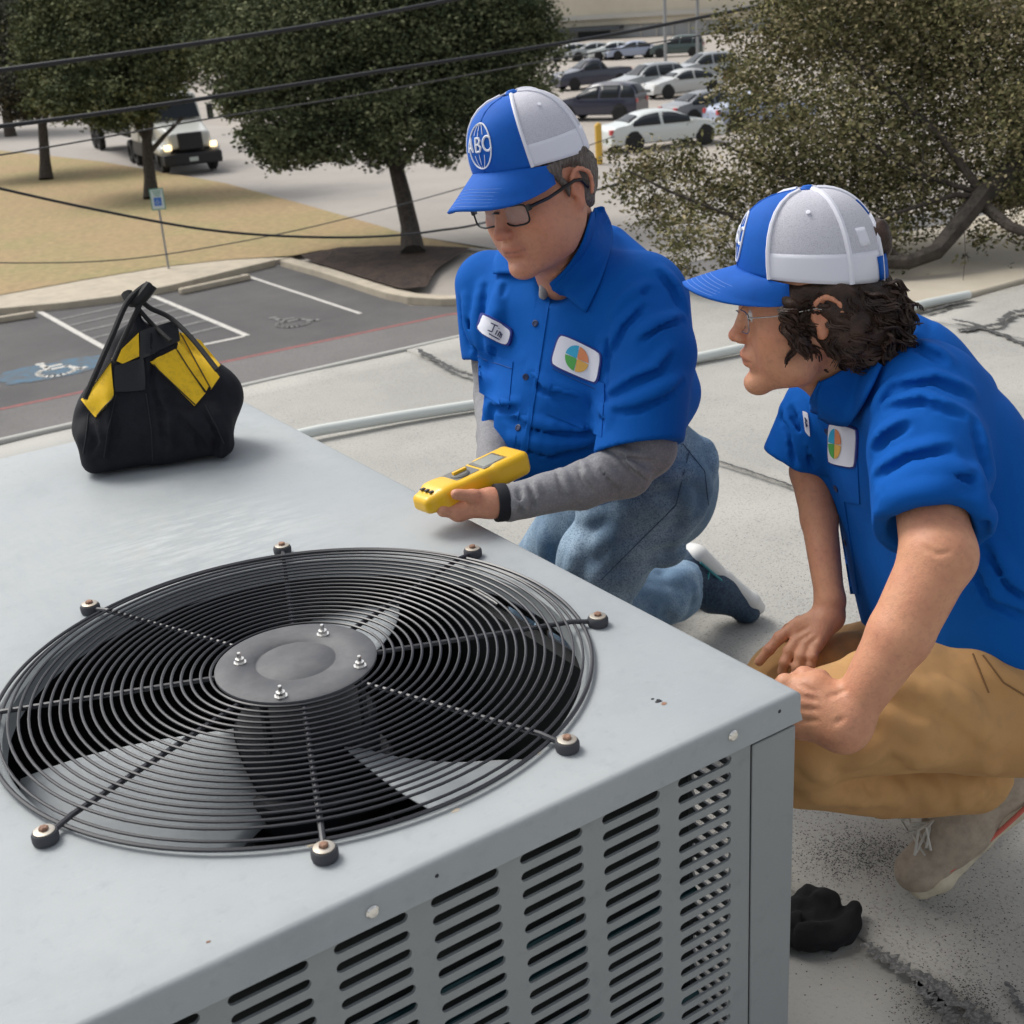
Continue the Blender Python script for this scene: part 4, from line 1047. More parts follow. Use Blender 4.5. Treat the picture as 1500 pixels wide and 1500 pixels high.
lo, hi = bounds(Hr, .006); sculpt('hair', Hr, lo, hi, .0025, MT['hair_grey'], m1)
# shirt
S1 = Fld()
S1.u(C_((780, 470, 2.15), (905, 485, 2.08), .094, .104), .04).u(C_((800, 610, 2.14), (900, 610, 2.11), .104, .112), .05)
S1.u(C_((722, 412, 2.18), (935, 425, 2.06), .050, .060), .05).u(C_((850, 392, 2.14), (855, 440, 2.14), .062, .075), .04)
S1.u(C_((845, 560, 2.12), (905, 560, 2.14), .108), .05).u(C_((850, 672, 2.17), (915, 640, 2.20), .080, .085), .05)
S1.u(C_((815, 660, 2.13), (870, 655, 2.14), .083, .083), .04)
S1.u(C_((892, 365, 2.18), (950, 440, 2.14), .040, .062), .05).u(C_((945, 480, 2.18), (975, 575, 2.21), .055, .060), .05)
# sleeves
S1.u(C_((948, 440, 2.03), (955, 520, 1.99), .064, .066), .035).u(sleeve(P(955, 520, 1.99), P(936, 656, 1.945), .067, .067, .010, P(948, 700, 1.935)-P(934, 600, 1.945)), .012)
S1.u(sleeve(P(710, 418, 2.18), P(716, 526, 2.195), .050, .045, .006), .02)
S1.sub(cone(w(-.026, 0, -.03), P(840, 392, 2.09), .055, .057), .01).sub(cone(w(.012, 0, -.075), P(812, 408, 2.02), .038, .040), .012)
S1.sub(C_((800, 405, 1.97), (792, 432, 1.965), .020, .006), .01)
# folds
for pts in ([(905, 470), (925, 440), (950, 425)], [(896, 520), (915, 480), (945, 450)], [(890, 585), (930, 560), (965, 545), (985, 520)], [(888, 605), (935, 600), (975, 580), (1000, 560)],
            [(893, 500), (888, 560), (886, 620)], [(740, 420), (728, 470), (722, 530)], [(712, 420), (705, 470), (702, 520)], [(675, 440), (680, 480), (690, 510)],
            [(735, 610), (790, 630), (850, 640), (880, 632)], [(760, 655), (810, 668), (870, 655)], [(725, 560), (718, 620), (722, 680)], [(965, 400), (985, 425), (998, 455)],
            [(700, 590), (730, 600), (755, 600)], [(860, 580), (875, 600), (885, 620)], [(940, 500), (965, 480), (1000, 470)], [(690, 470), (697, 500), (700, 520)], [(775, 555), (800, 575), (850, 590)]):
    crease(S1, pts, .006, .018, .0050, 1.6)
for pts in ([(900, 455), (930, 428)], [(905, 595), (950, 578), (985, 560)], [(750, 640), (810, 650), (860, 650)], [(733, 440), (724, 500)]):
    ridge(S1, pts, .006, .02, .003, 1.6)
S1.post.append(wrinkle(.0009, 26, 11))
base = Fld(); base.ops = list(S1.ops)
lo, hi = bounds(S1); shirt = sculpt('shirt', S1, lo, hi, .0038, MT['shirt_blue'], m1)
# collar, placket, pockets, name tape, badge
SB1 = Fld(); SB1.ops = list(S1.ops)+[o for o in B1.ops if o[0] == 0]; SB1.post = list(S1.post)
ruled('collar', SB1, [(866, 306), (860, 336), (846, 370), (828, 399), (809, 420)], [(880, 304), (896, 332), (896, 372), (882, 415), (860, 459)], MT['shirt_blue'], m1, .0045, 16, 8, .0035, 1.5, .002)
ruled('collar', S1, [(748, 360), (764, 384), (784, 406)], [(734, 366), (725, 386), (726, 404)], MT['shirt_blue'], m1, .0065, 10, 6, .0035, 1.5, .002)
ruled('collar_stand', SB1, [(862, 310), (852, 350), (830, 388), (806, 412)], [(868, 312), (862, 356), (838, 396), (812, 424)], MT['shirt_blue'], m1, .005, 12, 3, .003, 1.5)
decal('placket', S1, [(786, 432), (806, 436), (768, 690), (749, 690)], MT['shirt_blue'], m1, .0016, 30, .004, d0=1.6)
buttons(S1, [(785, 474), (771, 552), (760, 627)], m1, 1.6)
decal('pocket', S1, [(812, 528), (886, 562), (882, 640), (800, 606)], MT['shirt_blue'], m1, .0015, 12, .004, d0=1.6)
for q in ([(812, 530), (882, 564)], [(810, 540), (880, 574)]): seamline('stitching', S1, q, MT['shirt_stitch'], m1, d0=1.6, off=.002)
decal('pocket', S1, [(700, 512), (752, 530), (745, 600), (703, 575)], MT['shirt_blue'], m1, .0015, 10, .004, d0=1.6)
seamline('stitching', S1, [(700, 522), (750, 540)], MT['shirt_stitch'], m1, d0=1.6, off=.002)
decal('name_tape_border', S1, [(704, 455), (754, 482), (748, 510), (698, 483)], MT['badge_edge'], m1, .0050, 8, .008, .22, d0=1.6)
Sn = patch_fn(S1, [(706, 458), (752, 484), (746, 507), (700, 482)], .0060, 8, 1.6); nt1 = sheet('name_tape', Sn, MT['badge_white'], m1, 8, .003, .22)
stroke_text(Sn, m1, [[(.38, .22), (.55, .22)], [(.47, .22), (.45, .62), (.36, .64)], [(.56, .42), (.54, .66)], [(.58, .28), (.59, .3)], [(.60, .66), (.62, .42), (.68, .45), (.67, .68)], [(.68, .5), (.74, .45), (.74, .70)], [(.40, .78), (.72, .80)]], .0009, MT['ink'])
decal('badge_border', S1, [(819, 486), (884, 516), (877, 566), (804, 536)], MT['badge_edge'], m1, .0026, 10, .004, .18, d0=1.6)
Sb = patch_fn(S1, [(821, 489), (882, 517), (875, 563), (807, 534)], .0036, 10, 1.6); sheet('badge_patch', Sb, MT['badge_white'], m1, 10, .003, .18)
badge(Sb, m1, .50, .50, .26, .40)
# undershirt sleeve
U1 = Fld()
U1.u(C_((945, 600, 1.965), (945, 655, 1.96), .046, .046), .01).u(C_((945, 655, 1.96), (915, 686, 1.95), .046, .043), .012).u(C_((915, 686, 1.95), (850, 712, 1.91), .042, .034), .01).u(C_((850, 712, 1.91), (748, 735, 1.865), .034, .0275), .01)
U1.u(C_((719, 512, 2.20), (724, 580, 2.20), .034, .034), .01).u(C_((724, 580, 2.20), (722, 680, 2.06), .033, .026), .01)
U1.u(C_((803, 405, 2.045), (795, 436, 2.045), .012, .006), .004)
for pts in ([(815, 690), (822, 712), (830, 735)], [(845, 678), (852, 700), (868, 722)], [(905, 668), (925, 690), (945, 705)], [(775, 705), (778, 725), (782, 745)], [(865, 672), (885, 695), (905, 720)], [(890, 660), (920, 672), (955, 678)], [(760, 712), (762, 735), (764, 752)]):
    crease(U1, pts, .005, .010, .0035, 1.6)
U1.post.append(wrinkle(.0016, 48, 21, (1, 1, 1)))
lo, hi = bounds(U1); sculpt('undershirt', U1, lo, hi, .0035, MT['undershirt'], m1)
mb = MB(); a, b = P(741, 735.5, 1.862), P(724, 737, 1.857)
mb.lathe([(.0275, 0), (.0282, .003), (.0282, .013), (.0275, .0165)], a, b-a, 28); o = mb.build('wristband', MT['black_knit'], m1); md = o.modifiers.new('s', 'SOLIDIFY'); md.thickness = .003
mb = MB(); mb.lathe([(.046, 0), (.047, .004), (.047, .010)], w(-.01, 0, -.09), P(830, 430, 2.06)-w(-.01, 0, -.09), 24)
# trousers
J1 = Fld()
J1.u(C_((900, 690, 2.36), (968, 715, 2.36), .10, .105), .04).u(C_((940, 650, 2.27), (965, 690, 2.30), .085, .095), .04)
J1.u(C_((960, 730, 2.36), (880, 818, 2.37), .098, .079), .03).u(C_((880, 818, 2.37), (868, 880, 2.42), .078, .074), .012)
J1.u(C_((830, 930, 2.50), (985, 868, 2.72), .066, .060), .006).u(C_((985, 868, 2.72), (1000, 862, 2.74), .060, .058), .01)
J1.u(C_((890, 720, 2.47), (800, 830, 2.64), .09, .072), .006).u(C_((790, 880, 2.66), (930, 850, 2.9), .066, .055), .03)
J1.sub(C_((1030, 860, 2.75), (1080, 850, 2.79), .050), .006)
for pts in ([(870, 800), (930, 770), (990, 735)], [(1040, 650), (1044, 700)], [(935, 800), (960, 790), (1000, 780)], [(795, 780), (800, 820)], [(1005, 850), (1018, 870)], [(950, 812), (975, 822), (1000, 815)], [(850, 760), (900, 752), (950, 735)], [(940, 790), (920, 850), (890, 880)], [(900, 885), (930, 865), (955, 840)], [(870, 840), (880, 870), (905, 900)], [(1000, 700), (1010, 760), (985, 800)], [(880, 800), (905, 770), (940, 745)], [(900, 820), (930, 800), (970, 760)], [(950, 830), (965, 870), (955, 900)], [(985, 835), (1000, 870), (990, 900)],
            [(960, 860), (990, 850), (1015, 840)], [(860, 870), (900, 870)], [(845, 800), (835, 850), (830, 880)], [(1020, 680), (1035, 720), (1020, 760)], [(965, 700), (1000, 690), (1030, 700)], [(905, 850), (940, 850), (960, 835)], [(930, 885), (950, 870), (1000, 880)]):
    ridge(J1, pts, .010, .030, .0048, 1.9)
for pts in ([(890, 855), (925, 840), (950, 825)], [(965, 880), (1000, 895)], [(885, 895), (925, 890)]): ridge(J1, pts, .008, .03, .0035, 1.9)
J1.post.append(wrinkle(.0016, 30, 31))
lo, hi = bounds(J1); lo[2] = max(lo[2], .0); jeans = sculpt('jeans', J1, lo, hi, .0045, MT['denim'], m1)
seamline('seam', J1, [(1010, 660), (990, 740), (930, 800), (880, 850)], MT['denim_seam'], m1, .0008, 1.9)
seamline('seam', J1, [(1000, 650), (1032, 690), (1038, 740)], MT['denim_seam'], m1, .0008, 1.9)
mat('shoe_navy', (.015, .03, .065), .75, n1=(200, (.03, .07, .11), .45, .6), bump=(500, .6, .001)); mat('shoe_sole', (.62, .62, .60), .6); mat('shoe_teal', (.03, .22, .25), .6)
def shoe_frame(heel, toe, upn):
    X = toe-heel; L = np.linalg.norm(X); X /= L; Z = upn-X*upn.dot(X); Z /= np.linalg.norm(Z); Y = np.cross(Z, X); return heel, X, Y, Z, L
def shoe(par, fr, bend, mu, ms, macc, W_=.047, toe_cap=None):
    heel, X, Y, Z, L = fr
    def q(x, y, z):           # x along 0..1, sole plane z=0, forefoot bent up by 'bend'
        xx = x*L; zz = z
        if x > .66 and bend:
            a = bend; dx = (x-.66)*L; return heel+X*(.66*L+dx*math.cos(a)-z*math.sin(a))+Y*y+Z*(dx*math.sin(a)+z*math.cos(a))
        return heel+X*xx+Y*y+Z*zz
    U = Fld()
    U.u(cone(q(.12, 0, .045), q(.50, 0, .042), .036, .040), .02).u(cone(q(.50, 0, .040), q(.84, 0, .026), .041, .028), .03).u(cone(q(.10, 0, .03), q(.16, 0, .085), .032, .031), .02)
    U.u(cone(q(.45, .012, .035), q(.80, .016, .025), .034, .026), .02).u(cone(q(.2, 0, .07), q(.48, 0, .065), .032, .022), .02).u(ell(q(.90, .004, .024), (.026,)*3), .03)
    U.sub(cone(q(.17, 0, .10), q(.24, 0, .14), .026, .030), .006)
    U.post.append(wrinkle(.0008, 60, 4))
    lo, hi = bounds(U, .005); o = sculpt('shoe', U, lo, hi, .0032, mu, par)
    Sl = Fld()
    for a, b in (((.08, 0), (.45, .0)), ((.45, .002), (.80, .010)), ((.80, .010), (.93, .006))):
        wd = {.08: .028, .45: .031, .80: .036, .93: .026}
        for off in (-.5, 0, .5):
            Sl.u(cone(q(a[0], a[1]+off*wd[a[0]]*1.15, .009), q(b[0], b[1]+off*wd[b[0]]*1.15, .009), .0180+.005*(a[0] < .1), .0165), .010)
    lo, hi = bounds(Sl, .004); sculpt('sole', Sl, lo, hi, .0034, ms, o)
    return q, o, U
ft = P(1000, 845, 2.73); toe1 = np.array(G(1112, 888, .03))
heel1 = P(1012, 800, 2.78)
q1, so1, SU1 = shoe(m1, shoe_frame(heel1, toe1, P(960, 900, 2.75)-P(1060, 800, 2.80)), .0, MT['shoe_navy'], MT['shoe_sole'], MT['shoe_teal'])
for sy in (-1, 1):
    for i in range(4):
        mb = MB(); mb.tube([q1(.22+.11*i, sy*.036, .026), q1(.27+.11*i, sy*.035, .046), q1(.33+.11*i, sy*.024, .064)], .0032, 6); mb.build('side_stripe', MT['shoe_teal'], so1)
    mb = MB(); mb.tube([q1(x, sy*(.037+.004*math.sin(x*4)), .0225) for x in np.linspace(.08, .86, 12)], .0028, 6); mb.build('sole_stripe', MT['shoe_teal'], so1)
h2 = P(930, 800, 3.0); t2 = np.array(G(1030, 868, .03))
shoe(m1, shoe_frame(h2, t2, P(880, 880, 2.95)-P(980, 780, 3.0)), .0, MT['shoe_navy'], MT['shoe_sole'], MT['shoe_teal'])
H1.cap(m1, 0., False)
glasses(H1, m1, MT['frame_black'], MT['lens'], .0016, .0028)

# the meter in his hand
mat('meter_yellow', (.85, .50, .01), .4, coat=.2); mat('meter_grey', (.16, .16, .15), .5); mat('meter_screen', (.30, .31, .26), .25)
mt = thing('multimeter', P(690, 690, 1.88), 'yellow handheld meter with grey screen held by the older man', 'meter')
MA, MBb, MC, MD = P(609, 714, 1.865), P(735, 652, 1.95), P(764, 667, 1.90), P(634, 727, 1.815)
cM = (MA+MBb+MC+MD)/4; xM = (MBb+MC-MA-MD); LM = np.linalg.norm(xM)/2; xM /= np.linalg.norm(xM); yM = (MA+MBb-MC-MD); yM -= xM*yM.dot(xM); WM = np.linalg.norm(yM)/2; yM /= np.linalg.norm(yM); zM = np.cross(xM, yM)
RM = np.stack([xM, yM, zM], 1); WM = .030; LM = .092
def mq(x, y, z): return cM+xM*x*LM+yM*y*WM+zM*z
Mt = Fld(); Mt.u(box(mq(.12, 0, -.016), (LM*.88, WM*.95, .016), RM, .008), 0).u(box(mq(-.75, 0, -.017), (LM*.28, WM*.72, .013), RM, .009), .02).u(box(mq(.62, 0, -.018), (LM*.36, WM*1.04, .018), RM, .009), .006)
lo, hi = bounds(Mt, .004); mbody = sculpt('case', Mt, lo, hi, .0022, MT['meter_yellow'], mt)
def mbox(name, x0, x1, y0, y1, z0, z1, m, par=mt, bv=.0015):
    mb = MB(); mb.box(mq((x0+x1)/2, (y0+y1)/2, (z0+z1)/2), ((x1-x0)/2*LM, (y1-y0)/2*WM, (z1-z0)/2), RM.T); o = mb.build(name, m, par, smooth=False); return bev(o, bv)
mbox('screen_bezel', .15, .66, -.66, .66, -.001, .0015, MT['meter_grey']); mbox('screen', .20, .60, -.52, .52, .0005, .0021, MT['meter_screen'], bv=.0005)
mbox('key_panel', -.46, .10, -.50, .72, -.001, .0006, MT['meter_grey'], bv=.0003)
mbox('label_strip', .74, .92, -.55, .55, -.001, .0010, MT['meter_grey'], bv=.0004)
mb = MB(); mb.lathe([(.0, 0), (.0145, 0), (.0145, .003), (.012, .005), (0, .005)], mq(-.18, 0, -.001), zM, 24); dl = mb.build('dial', MT['meter_grey'], mt)
mb = MB(); mb.box(mq(-.18, 0, .006), (.012, .0025, .002), RM.T); mb.build('dial_grip', MT['meter_yellow'], dl, smooth=False)
for i in range(4): mbox('mark', -.52+.01*i+(i % 2)*.02, -.44+.01*i+(i % 2)*.02, -.7+i*.38, -.5+i*.38, -.001, .0008, MT['meter_grey'], bv=.0002)
for i in range(3): mbox('jack', -.88, -.80, -.45+i*.36, -.27+i*.36, -.001, .001, MT['leather_black'], bv=.0003)
# ------------------------------------------------------------------ the younger man
m2 = thing('person', (*G(1380, 1290, 0)[:2], 0), 'younger man with long dark curly hair crouching in blue shirt and tan trousers', 'person')
O2, R2 = head_frame((1208, 474), 1.63, (-.975, -.08, -.13), (-.15, -.35, .92), 1.0)
H1.lf = .91; Head.lf = 1.
H2 = Head(O2, R2, .955, 1.0, .158, .060, .028)
B2 = Fld(); H2.sculpt(B2, False); w2 = H2.w; H2.tilt = .10
B2.u(cone(w2(-.030, 0, -.03), P(1275, 560, 1.76), .052, .054), .02).u(cone(w2(.005, 0, -.07), P(1235, 580, 1.74), .032, .034), .025)
B2.u(C_((1275, 575, 1.78), (1340, 720, 1.84), .04), .01).u(C_((1280, 585, 1.78), (1350, 600, 1.66), .03), .01).u(C_((1275, 585, 1.78), (1190, 600, 1.90), .02), .01)
B2.u(C_((1348, 600, 1.66), (1362, 720, 1.57), .026, .038), .01).u(C_((1362, 720, 1.57), (1372, 808, 1.525), .043, .042), .008)
B2.u(ell(P(1388, 812, 1.52), (.031, .031, .034)), .02)
B2.u(C_((1372, 820, 1.52), (1318, 930, 1.525), .042, .038), .012).u(C_((1318, 930, 1.525), (1248, 1044, 1.545), .038, .026), .008)
B2.u(C_((1248, 1044, 1.545), (1234, 1056, 1.55), .026, .026), .01)
# near hand: back of the hand to us, fingers over the knee
hand(B2, None, [(P(1236, 1055, 1.55), P(1196, 1008, 1.56), .027, .021), (P(1236, 1058, 1.55), P(1180, 1035, 1.56), .027, .022), (P(1234, 1062, 1.55), P(1176, 1062, 1.565), .024, .018), (P(1232, 1050, 1.55), P(1188, 1022, 1.56), .028, .022)],
     [([P(1186, 1010, 1.56), P(1150, 1000, 1.57), P(1128, 1018, 1.59), P(1120, 1040, 1.61)], .0112, .0082), ([P(1178, 1028, 1.56), P(1140, 1022, 1.57), P(1116, 1040, 1.59), P(1108, 1062, 1.61)], .0115, .0085),
      ([P(1172, 1046, 1.562), P(1136, 1044, 1.57), P(1114, 1062, 1.59), P(1108, 1082, 1.61)], .0110, .0082), ([P(1172, 1064, 1.565), P(1142, 1066, 1.575), P(1126, 1080, 1.59), P(1120, 1096, 1.60)], .0100, .0075)],
     ([P(1222, 1022, 1.57), P(1200, 996, 1.585), P(1178, 990, 1.59), P(1158, 998, 1.60)], .0135, .0095))
B2.u(ell(P(1236, 1070, 1.545), (.022, .022, .022)), .02)
# far arm and hand
B2.u(C_((1195, 610, 1.92), (1186, 690, 1.935), .02, .029), .01).u(C_((1186, 690, 1.935), (1200, 760, 1.93), .029, .027), .008).u(C_((1200, 760, 1.93), (1216, 880, 1.895), .027, .0212), .008).u(C_((1216, 880, 1.90), (1212, 902, 1.895), .0215, .0225), .01)
kn2 = [P(1164, 918, 1.885), P(1170, 933, 1.878), P(1181, 942, 1.868), P(1195, 946, 1.862)]
for k in kn2: B2.u(cone(P(1214, 903, 1.895), k, .0195, .0112), .009)
for pts, r0, r1 in (([kn2[0], P(1142, 934, 1.885), P(1127, 951, 1.885), P(1112, 969, 1.89)], .0098, .0072), ([kn2[1], P(1157, 953, 1.868), P(1150, 970, 1.866), P(1146, 984, 1.875)], .0100, .0074),
                   ([kn2[2], P(1173, 962, 1.856), P(1168, 977, 1.855), P(1165, 988, 1.862)], .0094, .0070), ([kn2[3], P(1190, 962, 1.85), P(1187, 975, 1.85), P(1185, 985, 1.856)], .0086, .0064), ([P(1200, 914, 1.91), P(1172, 912, 1.925), P(1156, 922, 1.93), P(1142, 934, 1.935)], .0110, .0082)):
    for i in range(len(pts)-1):
        ra = r0+(r1-r0)*i/3; rb = r0+(r1-r0)*(i+1)/3; B2.u(cone(pts[i], pts[i+1], ra*.95, rb), .0025)
        if i: B2.u(ell(pts[i], (ra*1.07,)*3), .0025)
for pts in ([(1214, 1022), (1232, 1014), (1240, 1010)], [(1174, 1004), (1196, 1014)], [(1172, 1020), (1200, 1026)], [(1172, 1038), (1200, 1040)], [(1172, 1056), (1198, 1056)], [(1222, 1060), (1236, 1052)], [(1164, 930), (1185, 918)], [(1170, 940), (1190, 926)], [(1182, 947), (1198, 932)], [(1352, 800), (1372, 812), (1392, 808)]):
    crease(B2, pts, .0035, .007, .0022, 1.35)
lo, hi = bounds(B2, .01)
sculpt('body', B2, lo, hi, .0030, MT['skin'], m2, lambda V: H2.colour(V, (.62, .305, .175), False))
# eye detail on both
for H, m_ in ((H2, m2),):
    for sy in (-1, 1):
        mb = MB(); mb.lathe([(.0112*math.sin(t), .0112*math.cos(t)) for t in np.linspace(.0, 1.2, 8)], H.w(.0742, sy*.031, .0012), H.R@np.array([1, sy*.1, -.25]), 16); e_ = mb.build('eye', MT['eye_white'], m_)
        c = H.w(.0742, sy*.031, .0012); ax = H.R@np.array([1, sy*.1, -.25]); ax /= np.linalg.norm(ax)
        mb = MB(); mb.lathe([(.0052, .0100), (.003, .0112), (0, .0118)], c, ax, 14); mb.build('iris', MT['eye_dark'], e_)
# hair mass and curls
Hb = Fld(); E2 = lambda x, y, z, a, b, d: ell(w2(x, y, z), np.array([a, b, d]), R2)
for sy in (-1, 1):
    Hb.u(E2(-.050, sy*.050, -.012, .062, .036, .052), .02)
    Hb.u(cone(w2(.034, sy*.068, .022), w2(.028, sy*.072, -.014), .010, .009), .02); Hb.u(cone(w2(.034, sy*.062, .034), w2(-.03, sy*.066, .024), .0125, .018), .02)
    Hb.u(cone(w2(-.045, sy*.055, -.03), w2(-.085, sy*.038, -.065), .028, .030), .03)
Hb.u(E2(-.082, 0, -.032, .042, .058, .048), .03).u(E2(-.090, 0, .078, .026, .026, .030), .01)
Hb.sub(E2(-.004, .090, -.018, .012, .022, .018), .01)
Hb.post.append(wrinkle(.003, 110, 8))
lo, hi = bounds(Hb, .01); hb = sculpt('hair', Hb, lo, hi, .0035, MT['hair_brown'], m2)
r = np.random.default_rng(12); mb = MB(); cnt = 0
while cnt < 430:
    x = r.uniform(-.125, .062); y = r.choice([-1, 1])*r.uniform(.0, .09); z = r.uniform(-.07, .045)
    p = w2(x, y, z).astype(np.float32); d = float(Hb(p[None])[0])
    if not (-.006 < d < .006): continue
    if (z > .030 and x > -.09) or (z < -.040 and x > -.030): continue
    if -.018 < x < .006 and -.038 < z < -.006 and abs(y) > .05: continue
    n = gradn(Hb, p[None])[0]; dn = R2@np.array([-.55+r.normal()*.3, 0, -1.]); dn = dn-n*dn.dot(n)*.85; dn /= np.linalg.norm(dn); sd_ = np.cross(n, dn)
    L = r.uniform(.026, .048); am = r.uniform(.0035, .0075); ph = r.uniform(0, 6.28); fr = r.uniform(.9, 1.5)
    for s__ in range(9):
        o1 = r.normal()*.0028; o2 = r.uniform(-.001, .002); q = []; L2 = L*r.uniform(.85, 1.1)
        for t in np.linspace(0, 1, 11): q.append(p+dn*L2*t-n*.006*t*t+sd_*(o1+am*math.sin(ph+t*6.28*fr))+n*(.0008+o2+am*.6*math.cos(ph+t*6.28*fr)))
        mb.tube(q, [.0004+.0008*math.sin(PI*min(.9, .15+t*.8))for t in np.linspace(0, 1, 11)], 4, cap=False)
    cnt += 1
mb.build('curls', MT['hair_brown'], hb)['kind'] = 'stuff'
# shirt
S2 = Fld()
S2.u(C_((1388, 660, 1.70), (1300, 665, 1.90), .100, .098), .05).u(C_((1345, 570, 1.69), (1215, 600, 1.90), .062, .052), .05)
S2.u(C_((1435, 770, 1.73), (1345, 765, 1.92), .115, .105), .06).u(C_((1470, 890, 1.76), (1365, 870, 1.95), .125, .110), .07)
S2.u(C_((1290, 530, 1.81), (1335, 550, 1.80), .052, .072), .04).u(C_((1322, 500, 1.80), (1395, 590, 1.82), .036, .062), .05).u(C_((1480, 930, 1.80), (1400, 930, 1.95), .120, .11), .05)
S2.u(C_((1352, 585, 1.66), (1358, 660, 1.60), .066, .069), .04).u(sleeve(P(1358, 660, 1.60), P(1364, 774, 1.545), .071, .067, .010, P(1352, 790, 1.52)-P(1352, 660, 1.60)), .012)
S2.u(sleeve(P(1200, 600, 1.91), P(1166, 676, 1.935), .054, .052, .006), .02)
S2.sub(cone(w2(-.028, 0, -.03), P(1272, 550, 1.75), .056, .057), .012).sub(cone(w2(.01, 0, -.08), P(1228, 578, 1.71), .034, .032), .012)
for pts in ([(1275, 640), (1290, 600), (1310, 570)], [(1285, 700), (1330, 672), (1390, 660)], [(1290, 735), (1340, 712), (1400, 700), (1430, 705)], [(1285, 745), (1330, 728), (1380, 720)], [(1425, 620), (1440, 680), (1445, 730), (1440, 780)], [(1250, 700), (1265, 760), (1262, 840)], [(1300, 600), (1350, 590), (1410, 610)],
            [(1310, 570), (1370, 560), (1420, 580)], [(1440, 800), (1470, 850), (1500, 880)], [(1425, 830), (1450, 880), (1500, 905)], [(1210, 700), (1225, 780), (1245, 860)], [(1235, 720), (1245, 800)], [(1330, 470), (1345, 510), (1380, 530)], [(1140, 600), (1160, 640), (1165, 680)], [(1160, 600), (1180, 640), (1190, 680)], [(1285, 660), (1300, 640), (1330, 625)]):
    crease(S2, pts, .0065, .020, .0046, 1.25)
for pts in ([(1290, 718), (1340, 692), (1400, 682)], [(1290, 752), (1340, 724), (1390, 714)], [(1432, 690), (1440, 750)]): ridge(S2, pts, .006, .02, .0035, 1.25)
S2.post.append(wrinkle(.0009, 26, 41))
lo, hi = bounds(S2); sculpt('shirt', S2, lo, hi, .0038, MT['shirt_blue'], m2)
SB2 = Fld(); SB2.ops = list(S2.ops)+[o for o in B2.ops if o[0] == 0]; SB2.post = list(S2.post)
ruled('collar', SB2, [(1262, 512), (1242, 530), (1218, 546), (1196, 553)], [(1298, 540), (1280, 584), (1256, 620), (1208, 610)], MT['shirt_blue'], m2, .009, 14, 8, .0035, 1.2, .002)
ruled('collar', SB2, [(1196, 554), (1190, 575), (1194, 602)], [(1216, 562), (1222, 586), (1208, 606)], MT['shirt_blue'], m2, .006, 8, 5, .0035, 1.2, .001)
decal('placket', S2, [(1206, 610), (1219, 610), (1258, 870), (1247, 870)], MT['shirt_blue'], m2, .0016, 24, .004, d0=1.4)
buttons(S2, [(1213, 632), (1226, 715), (1240, 795)], m2, 1.3)
decal('pocket', S2, [(1218, 655), (1256, 660), (1260, 738), (1226, 733)], MT['shirt_blue'], m2, .0015, 10, .004, d0=1.3)
decal('badge_border', S2, [(1214, 616), (1259, 626), (1256, 688), (1213, 679)], MT['badge_edge'], m2, .0026, 8, .004, .18, d0=1.3)
Sb2 = patch_fn(S2, [(1216, 619), (1257, 628), (1254, 685), (1215, 677)], .0036, 8, 1.3); sheet('badge_patch', Sb2, MT['badge_white'], m2, 8, .003, .15); badge(Sb2, m2, .27, .47, .24, .38)
Sn2 = patch_fn(S2, [(1176, 602), (1184, 605), (1187, 640), (1180, 632)], .0026, 5, 1.3); sheet('name_tape', Sn2, MT['badge_white'], m2, 5, .003, .1)
stroke_text(Sn2, m2, [[(.3, .3), (.7, .4)], [(.3, .5), (.7, .6)], [(.4, .3), (.4, .7)]], .0009, MT['ink'])
# belt, trousers
K2 = Fld()
K2.u(C_((1480, 985, 1.78), (1400, 975, 1.97), .125, .115), .05)
K2.u(C_((1475, 1030, 1.76), (1300, 1040, 1.70), .098, .082), .03).u(C_((1300, 1040, 1.70), (1165, 1075, 1.67), .082, .070), .012)
K2.u(C_((1165, 1122, 1.70), (1290, 1140, 1.80), .054, .054), .003).u(C_((1290, 1140, 1.80), (1422, 1132, 1.86), .054, .060), .004)
K2.u(C_((1390, 985, 2.0), (1165, 1010, 1.95), .105, .080), .03).u(C_((1165, 1020, 1.96), (1380, 1110, 2.18), .062, .052), .02)
K2.sub(C_((1448, 1145, 1.88), (1490, 1160, 1.90), .050), .006)
for pts in ([(1185, 1115), (1215, 1160), (1240, 1170)], [(1380, 1005), (1420, 1040), (1460, 1090)], [(1250, 1010), (1290, 1000), (1340, 1010)], [(1360, 1010), (1385, 1030)], [(1420, 950), (1450, 985), (1490, 1010)], [(1250, 905), (1300, 925), (1340, 950)], [(1200, 955), (1250, 965), (1290, 960)],
            [(1290, 1050), (1330, 1075), (1370, 1085)], [(1340, 1100), (1380, 1115)], [(1300, 1150), (1320, 1175)], [(1400, 1130), (1420, 1170)], [(1440, 1110), (1450, 1150)], [(1180, 1150), (1210, 1175)], [(1250, 1120), (1275, 1105), (1300, 1080)], [(1350, 1145), (1370, 1180)], [(1175, 970), (1230, 940), (1260, 935)]):
    ridge(K2, pts, .009, .026, .0040, 1.3)
for pts in ([(1335, 1000), (1390, 1040), (1460, 1095)], [(1380, 998), (1412, 1022), (1430, 1040)], [(1425, 950), (1462, 985), (1500, 1005)], [(1290, 1040), (1330, 1062), (1368, 1070)], [(1180, 1120), (1200, 1135), (1215, 1140)], [(1330, 1110), (1352, 1122)], [(1255, 1150), (1262, 1180)], [(1400, 1140), (1412, 1182)], [(1425, 1130), (1440, 1170)], [(1448, 1118), (1462, 1150)], [(1210, 1165), (1260, 1172), (1320, 1168)], [(1300, 1085), (1322, 1100), (1345, 1104)]):
    ridge(K2, pts, .007, .016, .0052, 1.3)
K2.post.append(wrinkle(.0016, 28, 51))
